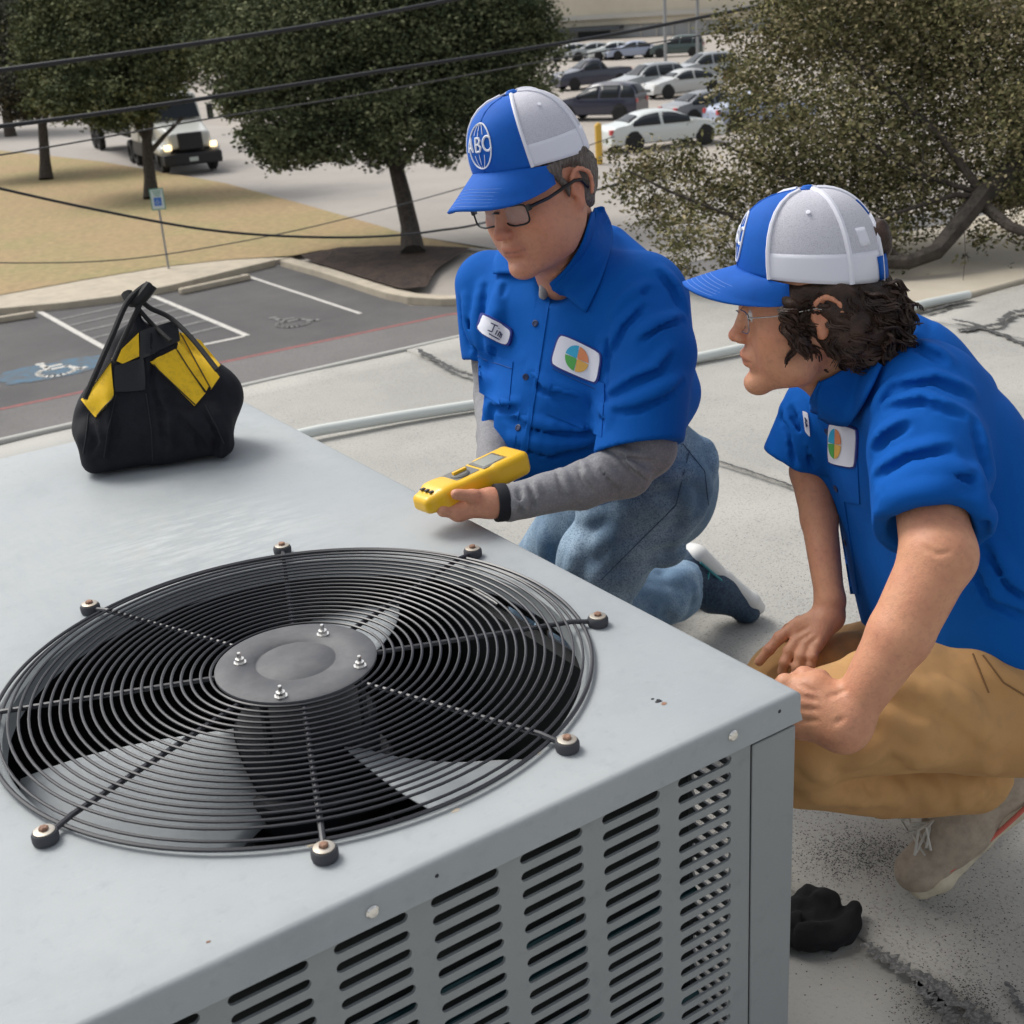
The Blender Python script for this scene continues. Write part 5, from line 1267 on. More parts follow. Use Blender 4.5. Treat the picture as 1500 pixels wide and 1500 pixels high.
lo, hi = bounds(K2); sculpt('trousers', K2, lo, hi, .0045, MT['khaki'], m2)
for pts in ([(1440, 960), (1470, 1000), (1520, 1030)], [(1425, 958), (1438, 990), (1448, 1015)]): seamline('seam', K2, pts, MT['khaki_seam'], m2, .0013, 1.3)
Bt = Fld(); Bt.u(C_((1482, 958, 1.79), (1402, 950, 1.96), .128, .118), .04); Bt.sub(box(P(1440, 1090, 1.88), (.3, .1205, .3), np.stack([CX, CY, -CZ], 1))); Bt.sub(box(P(1440, 740, 1.88), (.3, .195, .3), np.stack([CX, CY, -CZ], 1)))
lo, hi = bounds(Bt); sculpt('belt', Bt, lo, hi, .004, MT['leather_black'], m2)
# shoes
mat('shoe_tan', (.43, .36, .28), .9, n1=(60, (.31, .26, .20), .4, .7), bump=(600, .5, .001)); mat('sole_cream', (.66, .59, .44), .75, n1=(20, (.40, .35, .27), .4, .75)); mat('shoe_coral', (.62, .14, .10), .6); mat('lace', (.55, .53, .48), .85)
heel2 = P(1500, 1165, 1.97); toe2 = G(1345, 1290, .02)
fr = shoe_frame(P(1512, 1150, 1.95), G(1332, 1302, .015), P(1330, 1150, 1.86)-P(1450, 1300, 2.0))
q2, sho, SU2 = shoe(m2, fr, .0, MT['shoe_tan'], MT['sole_cream'], MT['shoe_coral'])
for sy in (-1, 1):
    mb = MB(); mb.tube([q2(x, sy*(.039+.005*math.sin(x*4)), .0235) for x in np.linspace(.06, .74, 12)], .0034, 6); mb.build('coral_stripe', MT['shoe_coral'], sho)
for i in range(6):
    x = .50+.048*i
    a, b = q2(x, -.024, .080-.075*(x-.45)), q2(x+.02, .020, .080-.075*(x-.45)); m_ = (a+b)/2+fr[3]*.008
    mb = MB(); mb.tube([a, m_, b], .0024, 6); mb.build('lace', MT['lace'], sho)
for s_, e_ in ((-1, (.74, -.052, .066)), (1, (.70, .04, .085)), (-1, (.66, -.045, .090)), (1, (.80, .02, .075))):
    a = q2(.56, 0, .082); e = q2(*e_); mb = MB(); mb.tube([a, a*.5+e*.5+fr[3]*.02, e, e*.6+a*.4-fr[3]*.01-fr[1]*(-.02), a+fr[1]*.01], .0021, 6); mb.build('lace', MT['lace'], sho)
for i in range(3):
    mb = MB(); a = q2(.36+.1*i, -.040, .045); b = q2(.40+.1*i, -.036, .062); mb.tube([a, b], .002, 5); mb.build('coral_mark', MT['shoe_coral'], sho)
fr3 = shoe_frame(P(1450, 1100, 2.22), G(1400, 1215, .02), P(1330, 1100, 2.2)-P(1450, 1190, 2.25)); shoe(m2, fr3, 0, MT['shoe_tan'], MT['sole_cream'], MT['shoe_coral'])
H2.cap(m2, 0., True)
glasses(H2, m2, MT['frame_steel'], MT['lens'], .0007, .0009)
# ================================================================== overhead cables
def wire(pts, r, m, lab, grp='overhead cables crossing in front of the trees'):
    Q = [P(*p) for p in pts]; S_ = []
    for i in range(len(Q)-1):
        p0 = Q[max(i-1, 0)]; p1 = Q[i]; p2 = Q[i+1]; p3 = Q[min(i+2, len(Q)-1)]
        for t in np.linspace(0, 1, 10, endpoint=False): S_.append(.5*((2*p1)+(-p0+p2)*t+(2*p0-5*p1+4*p2-p3)*t*t+(-p0+3*p1-3*p2+p3)*t**3))
    S_.append(Q[-1]); mb = MB(); mb.tube(S_, r, 8); o = mb.build('overhead_cable', MT[m]); tag(o, lab, 'cable', grp); return o
wire([(-300, 142, 7.0), (0, 103, 7.6), (300, 62, 8.2), (500, 30, 8.7), (650, 2, 9.2), (900, -48, 10)], .0145, 'cable', 'thick black cable, topmost one crossing the left trees')
wire([(-300, 212, 7.2), (0, 185, 7.8), (300, 144, 8.4), (560, 104, 9), (860, 57, 9.8), (1045, 22, 10.4), (1300, -30, 11.2)], .0135, 'cable', 'thick black cable running from the left edge to beside the building')
wire([(-300, 265, 8.2), (0, 227, 8.8), (300, 175, 9.4), (520, 140, 10), (830, 84, 11), (1100, 40, 12)], .006, 'cable_thin', 'thin faint cable just below the long thick cable')
wire([(-200, 225, 8.0), (0, 276, 8.4), (160, 311, 8.8), (300, 336, 9.2), (420, 346, 9.6), (540, 347, 10), (640, 338, 10.5), (740, 318, 11), (1000, 240, 12.5)], .0095, 'cable', 'sagging black cable hanging across the dry lawn')
wire([(-200, 380, 12), (0, 385, 12.5), (170, 381, 13), (330, 358, 13.5), (500, 322, 14), (700, 268, 15), (900, 200, 16)], .006, 'cable_thin', 'thin pale cable low over the lawn and road')

# ================================================================== sign post
sb = G(247, 393, GZ+.09)
sg_ = thing('parking_sign', sb, 'small blue and white accessible parking sign on a thin pole', 'sign')
mat('sign_white', (.55, .62, .60), .5); mat('sign_green', (.12, .30, .22), .5); mat('sign_blue', (.03, .14, .50), .5)
hh = 1.98; fwd = CAM-sb; fwd[2] = 0; fwd /= np.linalg.norm(fwd); fwd = fwd*.9+np.array([0, -1, 0])*.1; rt_ = np.array([-fwd[1], fwd[0], 0]); rt_ /= np.linalg.norm(rt_)
mb = MB(); mb.tube([sb, sb+Z3*(hh-.02)], .028, 8); mb.build('pole', MT['steel'], sg_)
def plate(x0, x1, z0, z1, d0, d1, m, name):
    mb = MB(); c = sb+rt_*((x0+x1)/2)+Z3*((z0+z1)/2)+fwd*((d0+d1)/2); mb.box(c, ((x1-x0)/2, (d1-d0)/2, (z1-z0)/2), [rt_, fwd, Z3]); return mb.build(name, MT[m], sg_, smooth=False)
plate(-.17, .17, hh-.52, hh, .03, .036, 'sign_green', 'sign_border'); plate(-.145, .145, hh-.495, hh-.025, .036, .039, 'sign_white', 'sign_face')
plate(-.09, .09, hh-.42, hh-.22, .039, .041, 'sign_blue', 'sign_panel')
for i, z in enumerate((.07, .12, .17)): plate(-.10+.02*i, .10-.01*i, hh-z-.012, hh-z+.012, .039, .041, 'sign_green', 'sign_line')
def sdisc(pts, r_, name):
    mb = MB(); mb.tube([sb+rt_*x+Z3*(hh-.32+z)+fwd*.043 for x, z in pts], r_, 6); mb.build(name, MT['sign_white'], sg_)
sdisc([(-.01, .055), (-.01, .0), (.03, .0), (.04, -.04)], .008, 'sign_symbol'); sdisc([(-.02+.035*math.cos(t), -.02+.035*math.sin(t)) for t in np.linspace(2, 6, 10)], .006, 'sign_symbol')

# yellow post by the car park
yb = G(878, 240)
t = thing('bollard', yb, 'yellow post standing in the car park beside the older man\'s cap', 'post')
mb = MB(); mb.tube([yb, yb+Z3*1.35], .13, 12); mb.build('post', MT['yellow_paint'], t); mb = MB(); mb.lathe([(.13, 0), (.09, .08), (0, .11)], yb+Z3*1.35, n=12); mb.build('cap', MT['yellow_paint'], t)

# ================================================================== trees
def leaves(blobs, n, size, cols, sd, flat=.7, shell=.75, clump=0):
    """leaf quads scattered through a union of spheres (centre, radius)"""
    r = np.random.default_rng(sd); B_ = [(np.array(c, float), rad) for c, rad in blobs]; vol = np.array([b[1]**2.2 for b in B_]); pk = r.choice(len(B_), n, p=vol/vol.sum())
    C = np.array([b[0] for b in B_])[pk]; R_ = np.array([b[1] for b in B_])[pk]
    if clump:
        m = n//clump; d = r.normal(size=(m, 3)); d /= np.linalg.norm(d, axis=1)[:, None]; pk = pk[:m]; C = C[:m]; R_ = R_[:m]
        cen = C+d*(R_*r.uniform(0, 1, m)**(1/3/shell))[:, None]*np.array([1, 1, flat]); cs = R_*.11+1.0*size*(.6 if size > .1 else 1.2)
        idx = np.repeat(np.arange(m), clump); pos = cen[idx]+r.normal(size=(m*clump, 3))*(cs[idx]*.9)[:, None]*np.array([1, 1, .6]); tone = r.uniform(0, 1, m)[idx]; n = len(pos)
    else:
        d = r.normal(size=(n, 3)); d /= np.linalg.norm(d, axis=1)[:, None]; pos = C+d*(R_*r.uniform(0, 1, n)**(1/3/shell))[:, None]*np.array([1, 1, flat]); tone = r.uniform(0, 1, n)
    a = r.normal(size=(n, 3)); a[:, 2] *= .5; a /= np.linalg.norm(a, axis=1)[:, None]; b = r.normal(size=(n, 3)); b -= a*(a*b).sum(1)[:, None]; b /= np.linalg.norm(b, axis=1)[:, None]
    s = size*r.uniform(.6, 1.3, n)[:, None]; V = np.stack([pos-a*s*.5, pos+b*s*.28, pos+a*s*.5, pos-b*s*.28], 1).reshape(-1, 3)
    F = np.arange(4*n).reshape(n, 4); k = np.array(cols)[np.minimum((tone*.85+r.uniform(0, .15, n))*len(cols), len(cols)-1).astype(int)]*r.uniform(.82, 1.18, n)[:, None]
    return V, F, np.repeat(k, 4, axis=0)
def tree(name, base, trunk, limbs, blobs, n, size, cols, lab, sd, tr=.2, grp=None, flat=.8, clump=0, cat='tree', tw=1.):
    t = thing(name, base, lab, cat, grp); r = np.random.default_rng(sd)
    mb = MB(); m = len(trunk); mb.tube(trunk, [tr*(1.25 if i == 0 else 1-.35*i/m) for i in range(m)], 10); mb.build('trunk', MT['bark'], t)
    for l in limbs:
        mb = MB(); k = len(l[0]); mb.tube(l[0], [l[1]*(1-.75*i/k) for i in range(k)], 7); mb.build('limb', MT['bark'], t)
    mb = MB()
    for c, rad in blobs:
        c = np.array(c); s0 = np.array(trunk[-1]) if tw == 1 else c+r.normal(size=3)*rad*.5
        for _ in range(7):
            d = r.normal(size=3); d /= np.linalg.norm(d); e = c+d*rad*.8*np.array([1, 1, flat]); mid = (c*.6+s0*.4)+r.normal(size=3)*rad*.15
            mb.tube([mid, (mid+e)/2+r.normal(size=3)*rad*.08, e], [tr*.16*tw, tr*.10*tw, tr*.03*tw], 4, cap=False)
    mb.build('twigs', MT['bark'], t)['kind'] = 'stuff'
    V, F, K = leaves(blobs, n, size, cols, sd, flat, clump=clump)
    mk('crown', V, F, MT['leaf'], t, smooth=False, col=K)
    return t
OAKC = [(.044, .058, .032), (.068, .086, .044), (.105, .124, .062), (.15, .168, .085), (.21, .22, .12)]
GRP = 'live oaks on the lawn by the road'
def bl(L, d): return [(P(x, y, d+dd), rpx*(d+dd)/FL) for x, y, rpx, dd in L]
D1 = G(605, 372)[0:3]; d1 = float((D1-CAM)@CZ); T1 = G(605, 372, GZ+.1)
tree('oak_tree', T1, [T1, P(600, 330, d1), P(590, 285, d1), P(580, 245, d1)], [([P(582, 250, d1), P(540, 200, d1), P(450, 150, d1-1)], .13), ([P(582, 250, d1), P(620, 190, d1), P(680, 120, d1+1)], .13), ([P(580, 245, d1), P(570, 150, d1), P(560, 60, d1)], .15), ([P(583, 240, d1), P(610, 215, d1-1), P(640, 190, d1-2)], .07)],
     bl([(560, 60, 150, 0), (430, 80, 125, -.5), (690, 70, 115, .5), (372, 122, 66, 0), (378, 200, 34, -.5), (420, 195, 62, -1), (500, 180, 75, -1), (590, 180, 72, -1.5), (665, 165, 70, -1), (740, 120, 72, 0), (780, 60, 55, .5), (560, -60, 140, 0), (420, -30, 110, 1), (700, -40, 110, 1), (400, 225, 28, -1), (460, 222, 32, -1), (650, 222, 28, -1), (350, 160, 30, 0), (545, 215, 40, 0), (750, 20, 60, 0), (330, 60, 60, 0)], d1), 190000, .118, OAKC, 'largest live oak, standing in the mulch bed behind the older man', 11, .26, GRP, clump=40)
T2 = G(222, 291, GZ+.1); d2 = float((T2-CAM)@CZ)
tree('oak_tree', T2, [T2, P(220, 262, d2), P(217, 235, d2), P(215, 205, d2)], [([P(218, 225, d2), P(240, 200, d2), P(268, 172, d2)], .10), ([P(216, 208, d2), P(190, 165, d2), P(150, 130, d2)], .13), ([P(216, 208, d2), P(225, 140, d2), P(230, 60, d2)], .15)],
     bl([(180, 80, 90, 0), (90, 90, 70, .5), (250, 70, 75, -.5), (110, 145, 50, -1), (180, 140, 60, -1), (232, 125, 42, -1), (170, 0, 90, 0), (270, 10, 70, 0), (80, 30, 60, 1), (65, 150, 30, -1), (150, 172, 22, -1), (205, 165, 22, 0)], d2), 100000, .145, OAKC, 'live oak whose trunk rises behind the accessible parking sign', 12, .24, GRP, clump=40)
T3 = G(68, 263, GZ+.1); d3 = float((T3-CAM)@CZ)
tree('oak_tree', T3, [T3, P(66, 235, d3), P(64, 205, d3), P(62, 180, d3)], [([P(63, 185, d3), P(40, 150, d3), P(10, 120, d3)], .12), ([P(63, 185, d3), P(75, 140, d3), P(80, 80, d3)], .14)],
     bl([(40, 130, 45, 0), (90, 120, 50, 0), (-10, 110, 60, 1), (60, 60, 60, 1), (0, 40, 60, 2), (30, 165, 22, 0), (95, 160, 20, 0), (-50, 130, 60, 0)], d3), 50000, .16, [(.05, .05, .04), (.075, .075, .055), (.10, .10, .075), (.13, .13, .10)], 'live oak farthest left, its trunk near the truck trailer', 13, .24, GRP, clump=30)
# bare grey tree top left
T4 = G(-60, 250, GZ); d4 = 75.
t4 = P(10, 170, d4); b4 = np.array([t4[0], t4[1], GZ])
V4 = bl([(10, 60, 70, 0), (-60, 80, 80, 2), (40, 10, 60, 0), (20, 120, 40, 0)], d4)
tree('bare_tree', b4, [b4, t4, P(12, 110, d4)], [([P(12, 120, d4), P(30, 70, d4), P(50, 20, d4)], .16), ([P(12, 120, d4), P(-10, 70, d4), P(-20, 10, d4)], .16), ([P(12, 120, d4), P(40, 100, d4), P(60, 70, d4)], .1)], V4, 16000, .30, [(.10, .095, .09), (.15, .14, .13), (.20, .19, .18)], 'grey leafless tree at the top left corner', 14, .3, clump=20)
for i, (px, w_, top) in enumerate(((-120, 150, 0), (120, 160, 0), (350, 170, 0))):
    d_ = 115.+i*4; c = P(px, 20, d_); bb = np.array([c[0], c[1], GZ]); cc = np.array([c[0], c[1], GZ+6.]); 
    tree('distant_tree', bb, [bb, bb+Z3*2.5, bb+Z3*4.5], [], [(cc+np.array([dx, dy, dz]), rr) for dx, dy, dz, rr in ((0, 0, 0, 4.6), (4, 1, -.8, 3.6), (-4, -1, -.5, 3.8), (1, 0, 3, 3.5), (-2, 1, 2.2, 3))], 9000, .5, [(.06, .065, .045), (.09, .095, .065), (.12, .12, .09)], ['far grey-green tree beyond the road, leftmost of the row', 'far grey-green tree beyond the truck cab', 'far grey-green tree seen left of the large oak crown'][i], 30+i, .3, 'distant trees beyond the road', clump=20)
# near oak on the right
BR = [(1780, 40, 6.5), (1600, 150, 6.2), (1500, 232, 6.05), (1440, 285, 5.95), (1400, 335, 5.85), (1372, 368, 5.8), (1330, 384, 5.78), (1260, 383, 5.78), (1180, 365, 5.9), (1080, 330, 6.0)]
bs = np.array([7.0, 4.3, GZ])
OC2 = [(.07, .074, .036), (.11, .112, .052), (.155, .15, .068), (.21, .195, .095), (.28, .245, .13), (.36, .30, .18)]
RB = []
rr_ = np.random.default_rng(5)
for x, y, rad, dd in [(1440, 60, 130, 0), (1290, 70, 130, .4), (1150, 60, 95, .8), (1090, 130, 55, .2), (1380, 190, 115, .2), (1240, 200, 110, 0), (1130, 200, 75, -.2), (1500, 190, 90, -.4), (1060, 40, 28, .5), (1330, 290, 80, 0), (1450, 280, 55, 0), (1230, 290, 80, .3), (1130, 290, 75, 0), (1040, 290, 55, 0), (1000, 350, 40, -.2), (1080, 360, 45, 0), (960, 300, 45, 0), (950, 245, 38, .2), (1190, 355, 50, 0), (1010, 240, 40, .2), (1290, 350, 35, 0), (1560, 60, 120, 0), (1550, 280, 60, 0), (1440, 350, 16, 0), (1490, 345, 20, 0), (1350, 20, 100, 0), (1210, -10, 90, 0), (1480, 395, 9, 0), (1365, 418, 8, 0), (1415, 375, 9, 0), (1350, 408, 7, 0), (1325, 408, 9, 0), (910, 270, 24, 0), (900, 225, 16, 0), (1000, 395, 22, 0)]:
    RB.append((P(x, y, 6.15+dd*.6-(.25 if y > 340 else 0)), rad*6.1/FL))
tree('oak_tree', bs, [bs, np.array([6.95, 4.2, -1.2]), np.array([6.75, 3.7, .6]), P(1780, 40, 6.5)],
     [([P(*p) for p in BR], .062), ([P(1500, 232, 6.05), P(1470, 150, 6.1), P(1400, 60, 6.1), P(1350, -20, 6.2)], .03), ([P(1440, 285, 5.95), P(1380, 200, 6), P(1300, 130, 6.1), P(1220, 60, 6.2)], .022), ([P(1440, 300, 5.95), P(1480, 332, 5.8), P(1540, 352, 5.7), P(1640, 360, 5.7)], .030), ([P(1438, 290, 5.95), P(1400, 285, 5.9), P(1350, 300, 5.9), P(1260, 330, 5.9)], .016), ([P(1330, 384, 5.78), P(1250, 330, 5.9), P(1150, 260, 6), P(1060, 210, 6.1)], .016), ([P(1180, 365, 5.9), P(1080, 320, 6), P(980, 280, 6), P(920, 250, 6)], .011), ([P(1440, 285, 5.95), P(1330, 250, 6), P(1240, 180, 6)], .014), ([P(1412, 325, 5.85), P(1414, 372, 5.75), P(1410, 420, 5.7)], .0025), ([P(1352, 330, 5.9), P(1352, 180, 6), P(1350, 50, 6)], .0035)],
     RB, 105000, .0235, OC2, 'near live oak with small olive leaves filling the upper right', 15, .15, GRP, flat=1., clump=10, tw=.15)

# ================================================================== vehicles
def car(kind, loc, rz, colr, lab, grp='cars parked in the distant car park', L=4.6, W_=1.8, lights=False):
    t = thing('parked_car', loc, lab, 'car' if kind != 'pickup' else 'pickup truck', grp, rz=rz)
    TP = dict(sedan=[(-.5, .50), (-.495, .80), (-.46, .96), (-.40, 1.01), (-.34, 1.06), (-.22, 1.36), (-.12, 1.44), (-.02, 1.45), (.06, 1.40), (.15, 1.22), (.24, 1.02), (.30, .98), (.42, .87), (.48, .72), (.5, .48)],
              suv=[(-.5, .55), (-.495, .98), (-.47, 1.36), (-.42, 1.62), (-.30, 1.71), (-.05, 1.72), (.05, 1.66), (.14, 1.40), (.22, 1.14), (.30, 1.07), (.43, .97), (.485, .78), (.5, .5)],
              pickup=[(-.5, .60), (-.497, 1.04), (-.48, 1.09), (-.16, 1.09), (-.145, 1.12), (-.125, 1.55), (-.08, 1.74), (.02, 1.78), (.08, 1.70), (.16, 1.38), (.22, 1.20), (.30, 1.14), (.44, 1.04), (.487, .82), (.5, .5)])[kind]
    ns = 61; xs = np.sin(np.linspace(-PI/2, PI/2, ns))*.5; zt = np.interp(xs, [a for a, b in TP], [b for a, b in TP]); zt[1:-1] = (zt[:-2]+2*zt[1:-1]+zt[2:])/4
    zb = dict(sedan=.93, suv=1.04, pickup=1.12)[kind]; V = []; info = []
    for x, z in zip(xs, zt):
        ws = 1-.10*abs(2*x)**5; wy = W_/2*ws; gh = max(0, min(1, (z-zb-.04)/.18)); bz = min(zb, z-.07)
        tum = 1-.30*gh*min(1, (z-zb)/.5); sec = [(.80, .24), (.97, .30), (1.0, .50), (1.0, .68), (.97, bz-.10), (.945, bz), (.945*(1-gh)+gh*(tum*.97+.0), bz+(z-bz)*(.45+.35*gh)), (.74*(1-gh)+.74*tum*gh, z-.02), (.40, z), (0, z+.005)]
        full = [(-a*wy, b) for a, b in sec]+[(a*wy, b) for a, b in sec[-2::-1]]
        V += [(x*L, y, zz) for y, zz in full]; info.append(gh)
    nc = 19; V = np.array(V); Fb = []; Gs = {'window': {}, 'windscreen': [], 'rear_window': []}
    for i in range(ns-1):
        xm = (xs[i]+xs[i+1])/2; g2 = min(info[i], info[i+1]); slope = (zt[i+1]-zt[i])/((xs[i+1]-xs[i])*L)
        for jx in range(nc-1):
            f = (i*nc+jx, (i+1)*nc+jx, (i+1)*nc+jx+1, i*nc+jx+1); kk = min(jx, nc-2-jx)
            Fb.append(f[::-1])
            if kk == 5 and g2 > .75 and min(zt[i], zt[i+1]) > zb+.18 and abs(xm+.06) > .012 and not (kind == 'suv' and abs(xm+.30) < .012): Gs['window'].setdefault((jx < 9, xm < -.06, xm < -.30 and kind == 'suv'), []).append(f[::-1])
            if kk in (7, 8) and slope < -.45 and g2 > .15: Gs['windscreen'].append(f[::-1])
            if kk in (7, 8) and slope > .45 and xm < 0 and g2 > .15: Gs['rear_window'].append(f[::-1])
    Fb.append(tuple(range(nc))); Fb.append(tuple((ns-1)*nc+q for q in range(nc-1, -1, -1)))
    mk('body', V, Fb, MT[colr], t, local=True, auto=45)
    cc = V.mean(0)*np.array([1, 0, 0])+np.array([0, 0, .8])
    for nm, fs in [('window', f) for f in Gs['window'].values()]+[('windscreen', Gs['windscreen']), ('rear_window', Gs['rear_window'])]:
        if not fs: continue
        ids = sorted({i for f in fs for i in f}); mp = {a: b for b, a in enumerate(ids)}; q = V[ids]; dd_ = np.c_[q[:, 0]*.15, q[:, 1], (q[:, 2]-.9)*1.2]; dd_ /= np.linalg.norm(dd_, axis=1)[:, None]
        o = mk(nm, q+dd_*.010, [tuple(mp[i] for i in f) for f in fs], MT['glass_dark'], t, local=True); md = o.modifiers.new('s', 'SOLIDIFY'); md.thickness = .012
    bh = zb; g = [0, 0, 0, .24]
    if kind == 'pickup':
        mb = MB(); mb.bbox(-.480*L, -.165*L, -.40*W_, .40*W_, 1.0, 1.108); mb.build('load_bed', MT['dark_metal'], t, False, True)
    for sx in (-.308, .308):
        for sy in (-1, 1):
            mb = MB(); mb.lathe([(0, -.02), (.41, -.02), (.41, .0), (.36, .012), (0, .012)], (sx*L, sy*W_/2*.985, .36), (0, sy, 0), 22); mb.build('wheel_arch', MT['tyre'], t, local=True)
    for sx in (-.308, .308):
        for sy in (-1, 1):
            mb = MB(); mb.lathe([(0, -.1), (.30, -.1), (.33, -.07), (.33, .07), (.30, .1), (.2, .1)], (sx*L, sy*(W_/2-.075), .33), (0, sy, 0), 18); wh = mb.build('wheel', MT['tyre'], t, local=True)
            mb = MB(); mb.lathe([(.2, .085), (.19, .10), (.05, .09), (0, .095)], (sx*L, sy*(W_/2-.075), .33), (0, sy, 0), 14); mb.build('rim', MT['rim'], wh, local=True)
    for sy in (-1, 1):
        mb = MB(); mb.bbox(.445*L, .484*L, sy*.35*W_-.16, sy*.35*W_+.16, bh-.28, bh-.13); bev(mb.build('headlight', MT['lamp_clear'], t, False, True), .02)
        mb = MB(); mb.bbox(-.503*L, -.475*L, sy*.37*W_-.12, sy*.37*W_+.10, bh-.26, bh-.06); bev(mb.build('tail_light', MT['lamp_red'], t, False, True), .015)
        mb = MB(); mb.box((.19*L, sy*(W_/2+.06), bh+.05), (.06, .09, .06)); bev(mb.build('mirror', MT[colr], t, False, True), .02)
    mb = MB(); mb.bbox(.494*L, .503*L, -.42, .42, .38, .52); mb.build('grille', MT['dark_metal'], t, False, True)
    return t
def place(px, py): v = G(px, py); return (v[0], v[1], GZ)
va = math.atan2(CZ[1], CZ[0])     # bearing of the view
R_ = lambda deg: va+math.radians(deg)
car('sedan', place(968, 214), R_(-72), 'car_white', 'white sedan nearest the trees, partly behind the near oak leaves', L=4.9)
car('sedan', place(1042, 180), R_(-68), 'car_grey', 'grey sedan with dark side windows just behind the white sedan')
car('sedan', place(1112, 184), R_(-75), 'car_blue', 'pale blue car mostly hidden by the near oak foliage')
car('suv', place(880, 174), R_(62), 'car_navy', 'dark car with a red tail light beside the older man\'s cap', L=4.4)
car('pickup', place(866, 128), R_(112), 'car_navy', 'navy pickup truck farthest left of the parked cars', L=5.2, W_=1.9)
car('suv', place(948, 138), R_(118), 'car_silver', 'silver people carrier between the navy pickup and the pale sedan', L=4.6)
car('sedan', place(1000, 140), R_(112), 'car_pale', 'pale sedan parked immediately right of the silver people carrier')
car('suv', place(1030, 118), R_(110), 'car_silver', 'silver car behind the pale sedan near the oak edge')
car('suv', place(992, 82), R_(75), 'car_green', 'dark green vehicle below the hanging black transformer')
for i, (px, c, lab) in enumerate(((838, 'car_pale', 'pale car leftmost in the far row before the building'), (868, 'car_silver', 'silver car second in the far row before the building'), (898, 'car_white', 'white car third in the far row before the building'), (926, 'car_blue', 'pale blue car fourth in the far row before the building'))):
    car('sedan', place(px, 88-.03*(px-838)), R_(95), c, lab, 'far row of cars before the building')

# lorry on the road
tf, tr_ = G(290, 256), G(60, 226)
hd = math.atan2(tf[1]-tr_[1], tf[0]-tr_[0])-math.radians(13)
mat('truck_white', (.55, .56, .52), .35, coat=.5); mat('cargo_tan', (.36, .31, .26), .8, n1=(.8, (.28, .24, .2), .4, .7))
tk = thing('semi_truck', (tf[0], tf[1], GZ), 'white semi truck with lit headlights driving past the lawn', 'truck', rz=hd)
def tb(name, x0, x1, y0, y1, z0, z1, m, b=.06, par=tk, taper=None):
    mb = MB(); mb.bbox(x0, x1, y0, y1, z0, z1)
    o = mb.build(name, MT[m], par, smooth=False, local=True)
    if taper:
        for v in o.data.vertices:
            if v.co.x > (x0+x1)/2 and v.co.z > (z0+z1)/2: v.co.z -= taper[0]
            if v.co.x > (x0+x1)/2: v.co.y *= taper[1]
            if len(taper) > 2 and v.co.z > (z0+z1)/2: v.co.y *= taper[2]; v.co.x += (taper[3] if v.co.x > (x0+x1)/2 else 0)
    return bev(o, b, 3)
tb('hood', -2.5, -.45, -1.0, 1.0, 1.0, 2.0, 'truck_white', .16, taper=(.38, .86)); tb('cab', -4.6, -2.4, -1.2, 1.2, 1.0, 3.0, 'truck_white', .15, taper=(0, 1, .88, -.45))
tb('sleeper', -6.2, -4.5, -1.22, 1.22, 1.0, 3.5, 'truck_white', .15, taper=(.35, 1)); tb('grille', -.55, -.40, -.50, .50, .95, 1.62, 'dark_metal', .05); tb('bumper', -.75, -.25, -1.18, 1.18, .38, .85, 'dark_metal', .08)
tb('number_plate', -.27, -.24, -.18, .18, .52, .68, 'sign_white', .005)
mb = MB(); mb.add([(-2.33, -.98, 2.05), (-2.33, .98, 2.05), (-2.76, .90, 2.88), (-2.76, -.90, 2.88), (-2.38, -.98, 2.05), (-2.38, .98, 2.05), (-2.81, .90, 2.88), (-2.81, -.90, 2.88)], [(0, 1, 2, 3), (7, 6, 5, 4), (0, 4, 5, 1), (1, 5, 6, 2), (2, 6, 7, 3), (3, 7, 4, 0)]); mb.build('windscreen', MT['glass_dark'], tk, smooth=False, local=True)
for sy in (-1, 1):
    tb('fender', -2.2, -.55, sy*1.0-.22, sy*1.0+.22, .75, 1.35, 'truck_white', .15, taper=(.25, 1)); tb('headlight', -.62, -.42, sy*.92-.14, sy*.92+.14, .98, 1.20, 'lamp_lit', .03)
    tb('mirror', -2.7, -2.55, sy*1.5-.12, sy*1.5+.12, 1.9, 2.5, 'dark_metal', .03); tb('side_skirt', -6.1, -2.6, sy*1.12-.08, sy*1.12+.08, .5, 1.1, 'dark_metal', .04)
    for x in (-1.4, -6.2, -7.4, -15.2, -16.5):
        mb = MB(); mb.lathe([(0, -.15), (.45, -.15), (.5, -.1), (.5, .1), (.45, .15), (.27, .15), (.25, .06), (0, .06)], (x, sy*1.0, .5), (0, sy, 0), 18); mb.build('wheel', MT['tyre'], tk, local=True)
tb('chassis', -8, -1, -.5, .5, .6, 1.0, 'dark_metal', .03); tb('trailer_bed', -17.5, -6.6, -1.25, 1.25, 1.15, 1.45, 'dark_metal', .03); tb('cargo', -16.8, -8.6, -1.2, 1.2, 1.46, 2.75, 'cargo_tan', .06)
for i in range(7): tb('cargo_strap', -16+1.15*i, -15.92+1.15*i, -1.225, 1.225, 1.44, 2.78, 'dark_metal', .01)

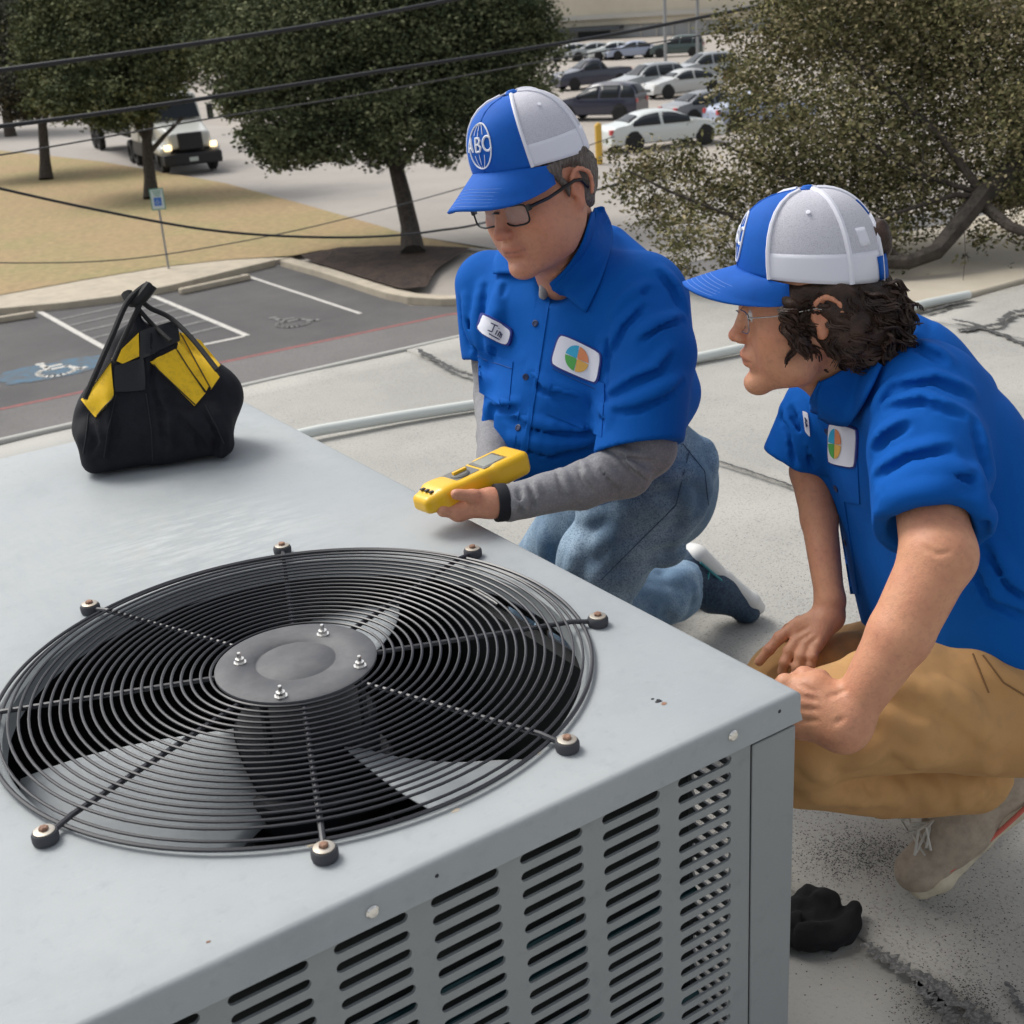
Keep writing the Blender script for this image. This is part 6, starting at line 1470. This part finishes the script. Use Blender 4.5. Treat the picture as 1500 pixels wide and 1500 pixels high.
# ================================================================== building behind the car park
mat('cream_wall', (.60, .55, .44), .85, n1=(.3, (.54, .49, .39), .4, .7)); mat('grey_wall', (.36, .37, .37), .85, n1=(.3, (.42, .43, .42), .4, .7)); mat('canopy_dark', (.06, .07, .08), .7); mat('pale_trim', (.50, .48, .43), .7)
bl_ = thing('warehouse', G(900, 72), 'long cream warehouse with a dark canopy behind the parked cars', 'building')
w0 = G(700, 66); w1 = G(1200, 40); ud = (w1-w0); Lw = np.linalg.norm(ud); ud /= Lw; nd = np.array([ud[1], -ud[0], 0]); 
if nd.dot(CAM-w0) < 0: nd = -nd
def wb(name, s0, s1, d0, d1, z0, z1, m, par=bl_):
    mb = MB(); c = w0+ud*(s0+s1)/2+nd*(d0+d1)/2; c = np.array([c[0], c[1], GZ+(z0+z1)/2]); mb.box(c, ((s1-s0)/2, (d1-d0)/2, (z1-z0)/2), [ud, nd, Z3]); return mb.build(name, MT[m], par, smooth=False)
def sx(px, py=50):      # distance along the facade under a pixel
    D = P(px, py, 1)-CAM; A = np.array([[D[0], -ud[0]], [D[1], -ud[1]]]); t, s = np.linalg.solve(A, (w0-CAM)[:2]); return s, CAM[2]+t*D[2]-GZ
s_l = sx(640)[0]-60; s_r = sx(1250)[0]+80; s_m = sx(915)[0]
zc = [sx(880, y)[1] for y in (43, 40, 26, 21)]
wb('wall', s_l, s_r, -30, 0, 0, max(zc[0], 1.5), 'grey_wall'); wb('upper_wall', s_l, s_r, -30, .4, max(zc[0], 1.5)+.01, 9.5, 'cream_wall'); wb('roof', s_l-1, s_r+1, -31, .8, 9.51, 9.8, 'pale_trim')
wb('cornice', s_l, s_r, .405, .9, zc[2]-.15, zc[3], 'pale_trim')
zt = max(zc[0], 1.5)
for i in range(12):
    s0 = s_m-6-i*6; wb('loading_door', s0, s0+4.2, .003, .08, .2, zt-.6, 'canopy_dark')
wb('canopy', s_l, s_m, .41, 2.6, zt-.45, zt-.1, 'canopy_dark')
for i in range(22): wb('wall_rib', s_m+2+i*2.0, s_m+2.18+i*2.0, .003, .18, 0, zt-.02, 'pale_trim')
for i, (px, h_) in enumerate(((975, 12), (1022, 14))):
    b_ = G(px, 92-.04*(px-975)); t = thing('utility_pole', b_, ['slim utility pole rising before the grey warehouse wall', 'slim utility pole carrying the dark transformer'][i], 'pole', 'utility poles by the warehouse'); mb = MB(); mb.tube([b_, b_+Z3*h_], .13, 8); mb.build('pole', MT['steel'], t)
    mb = MB(); mb.box(b_+Z3*(h_-.6), (1.2, .06, .06), [ud, nd, Z3]); mb.build('cross_arm', MT['bark'], t, smooth=False)
    if i: 
        mb = MB(); mb.lathe([(0, 0), (.42, 0), (.42, 1.1), (0, 1.2)], b_+Z3*4.6+nd*.6, n=12); mb.build('transformer', MT['dark_metal'], t)
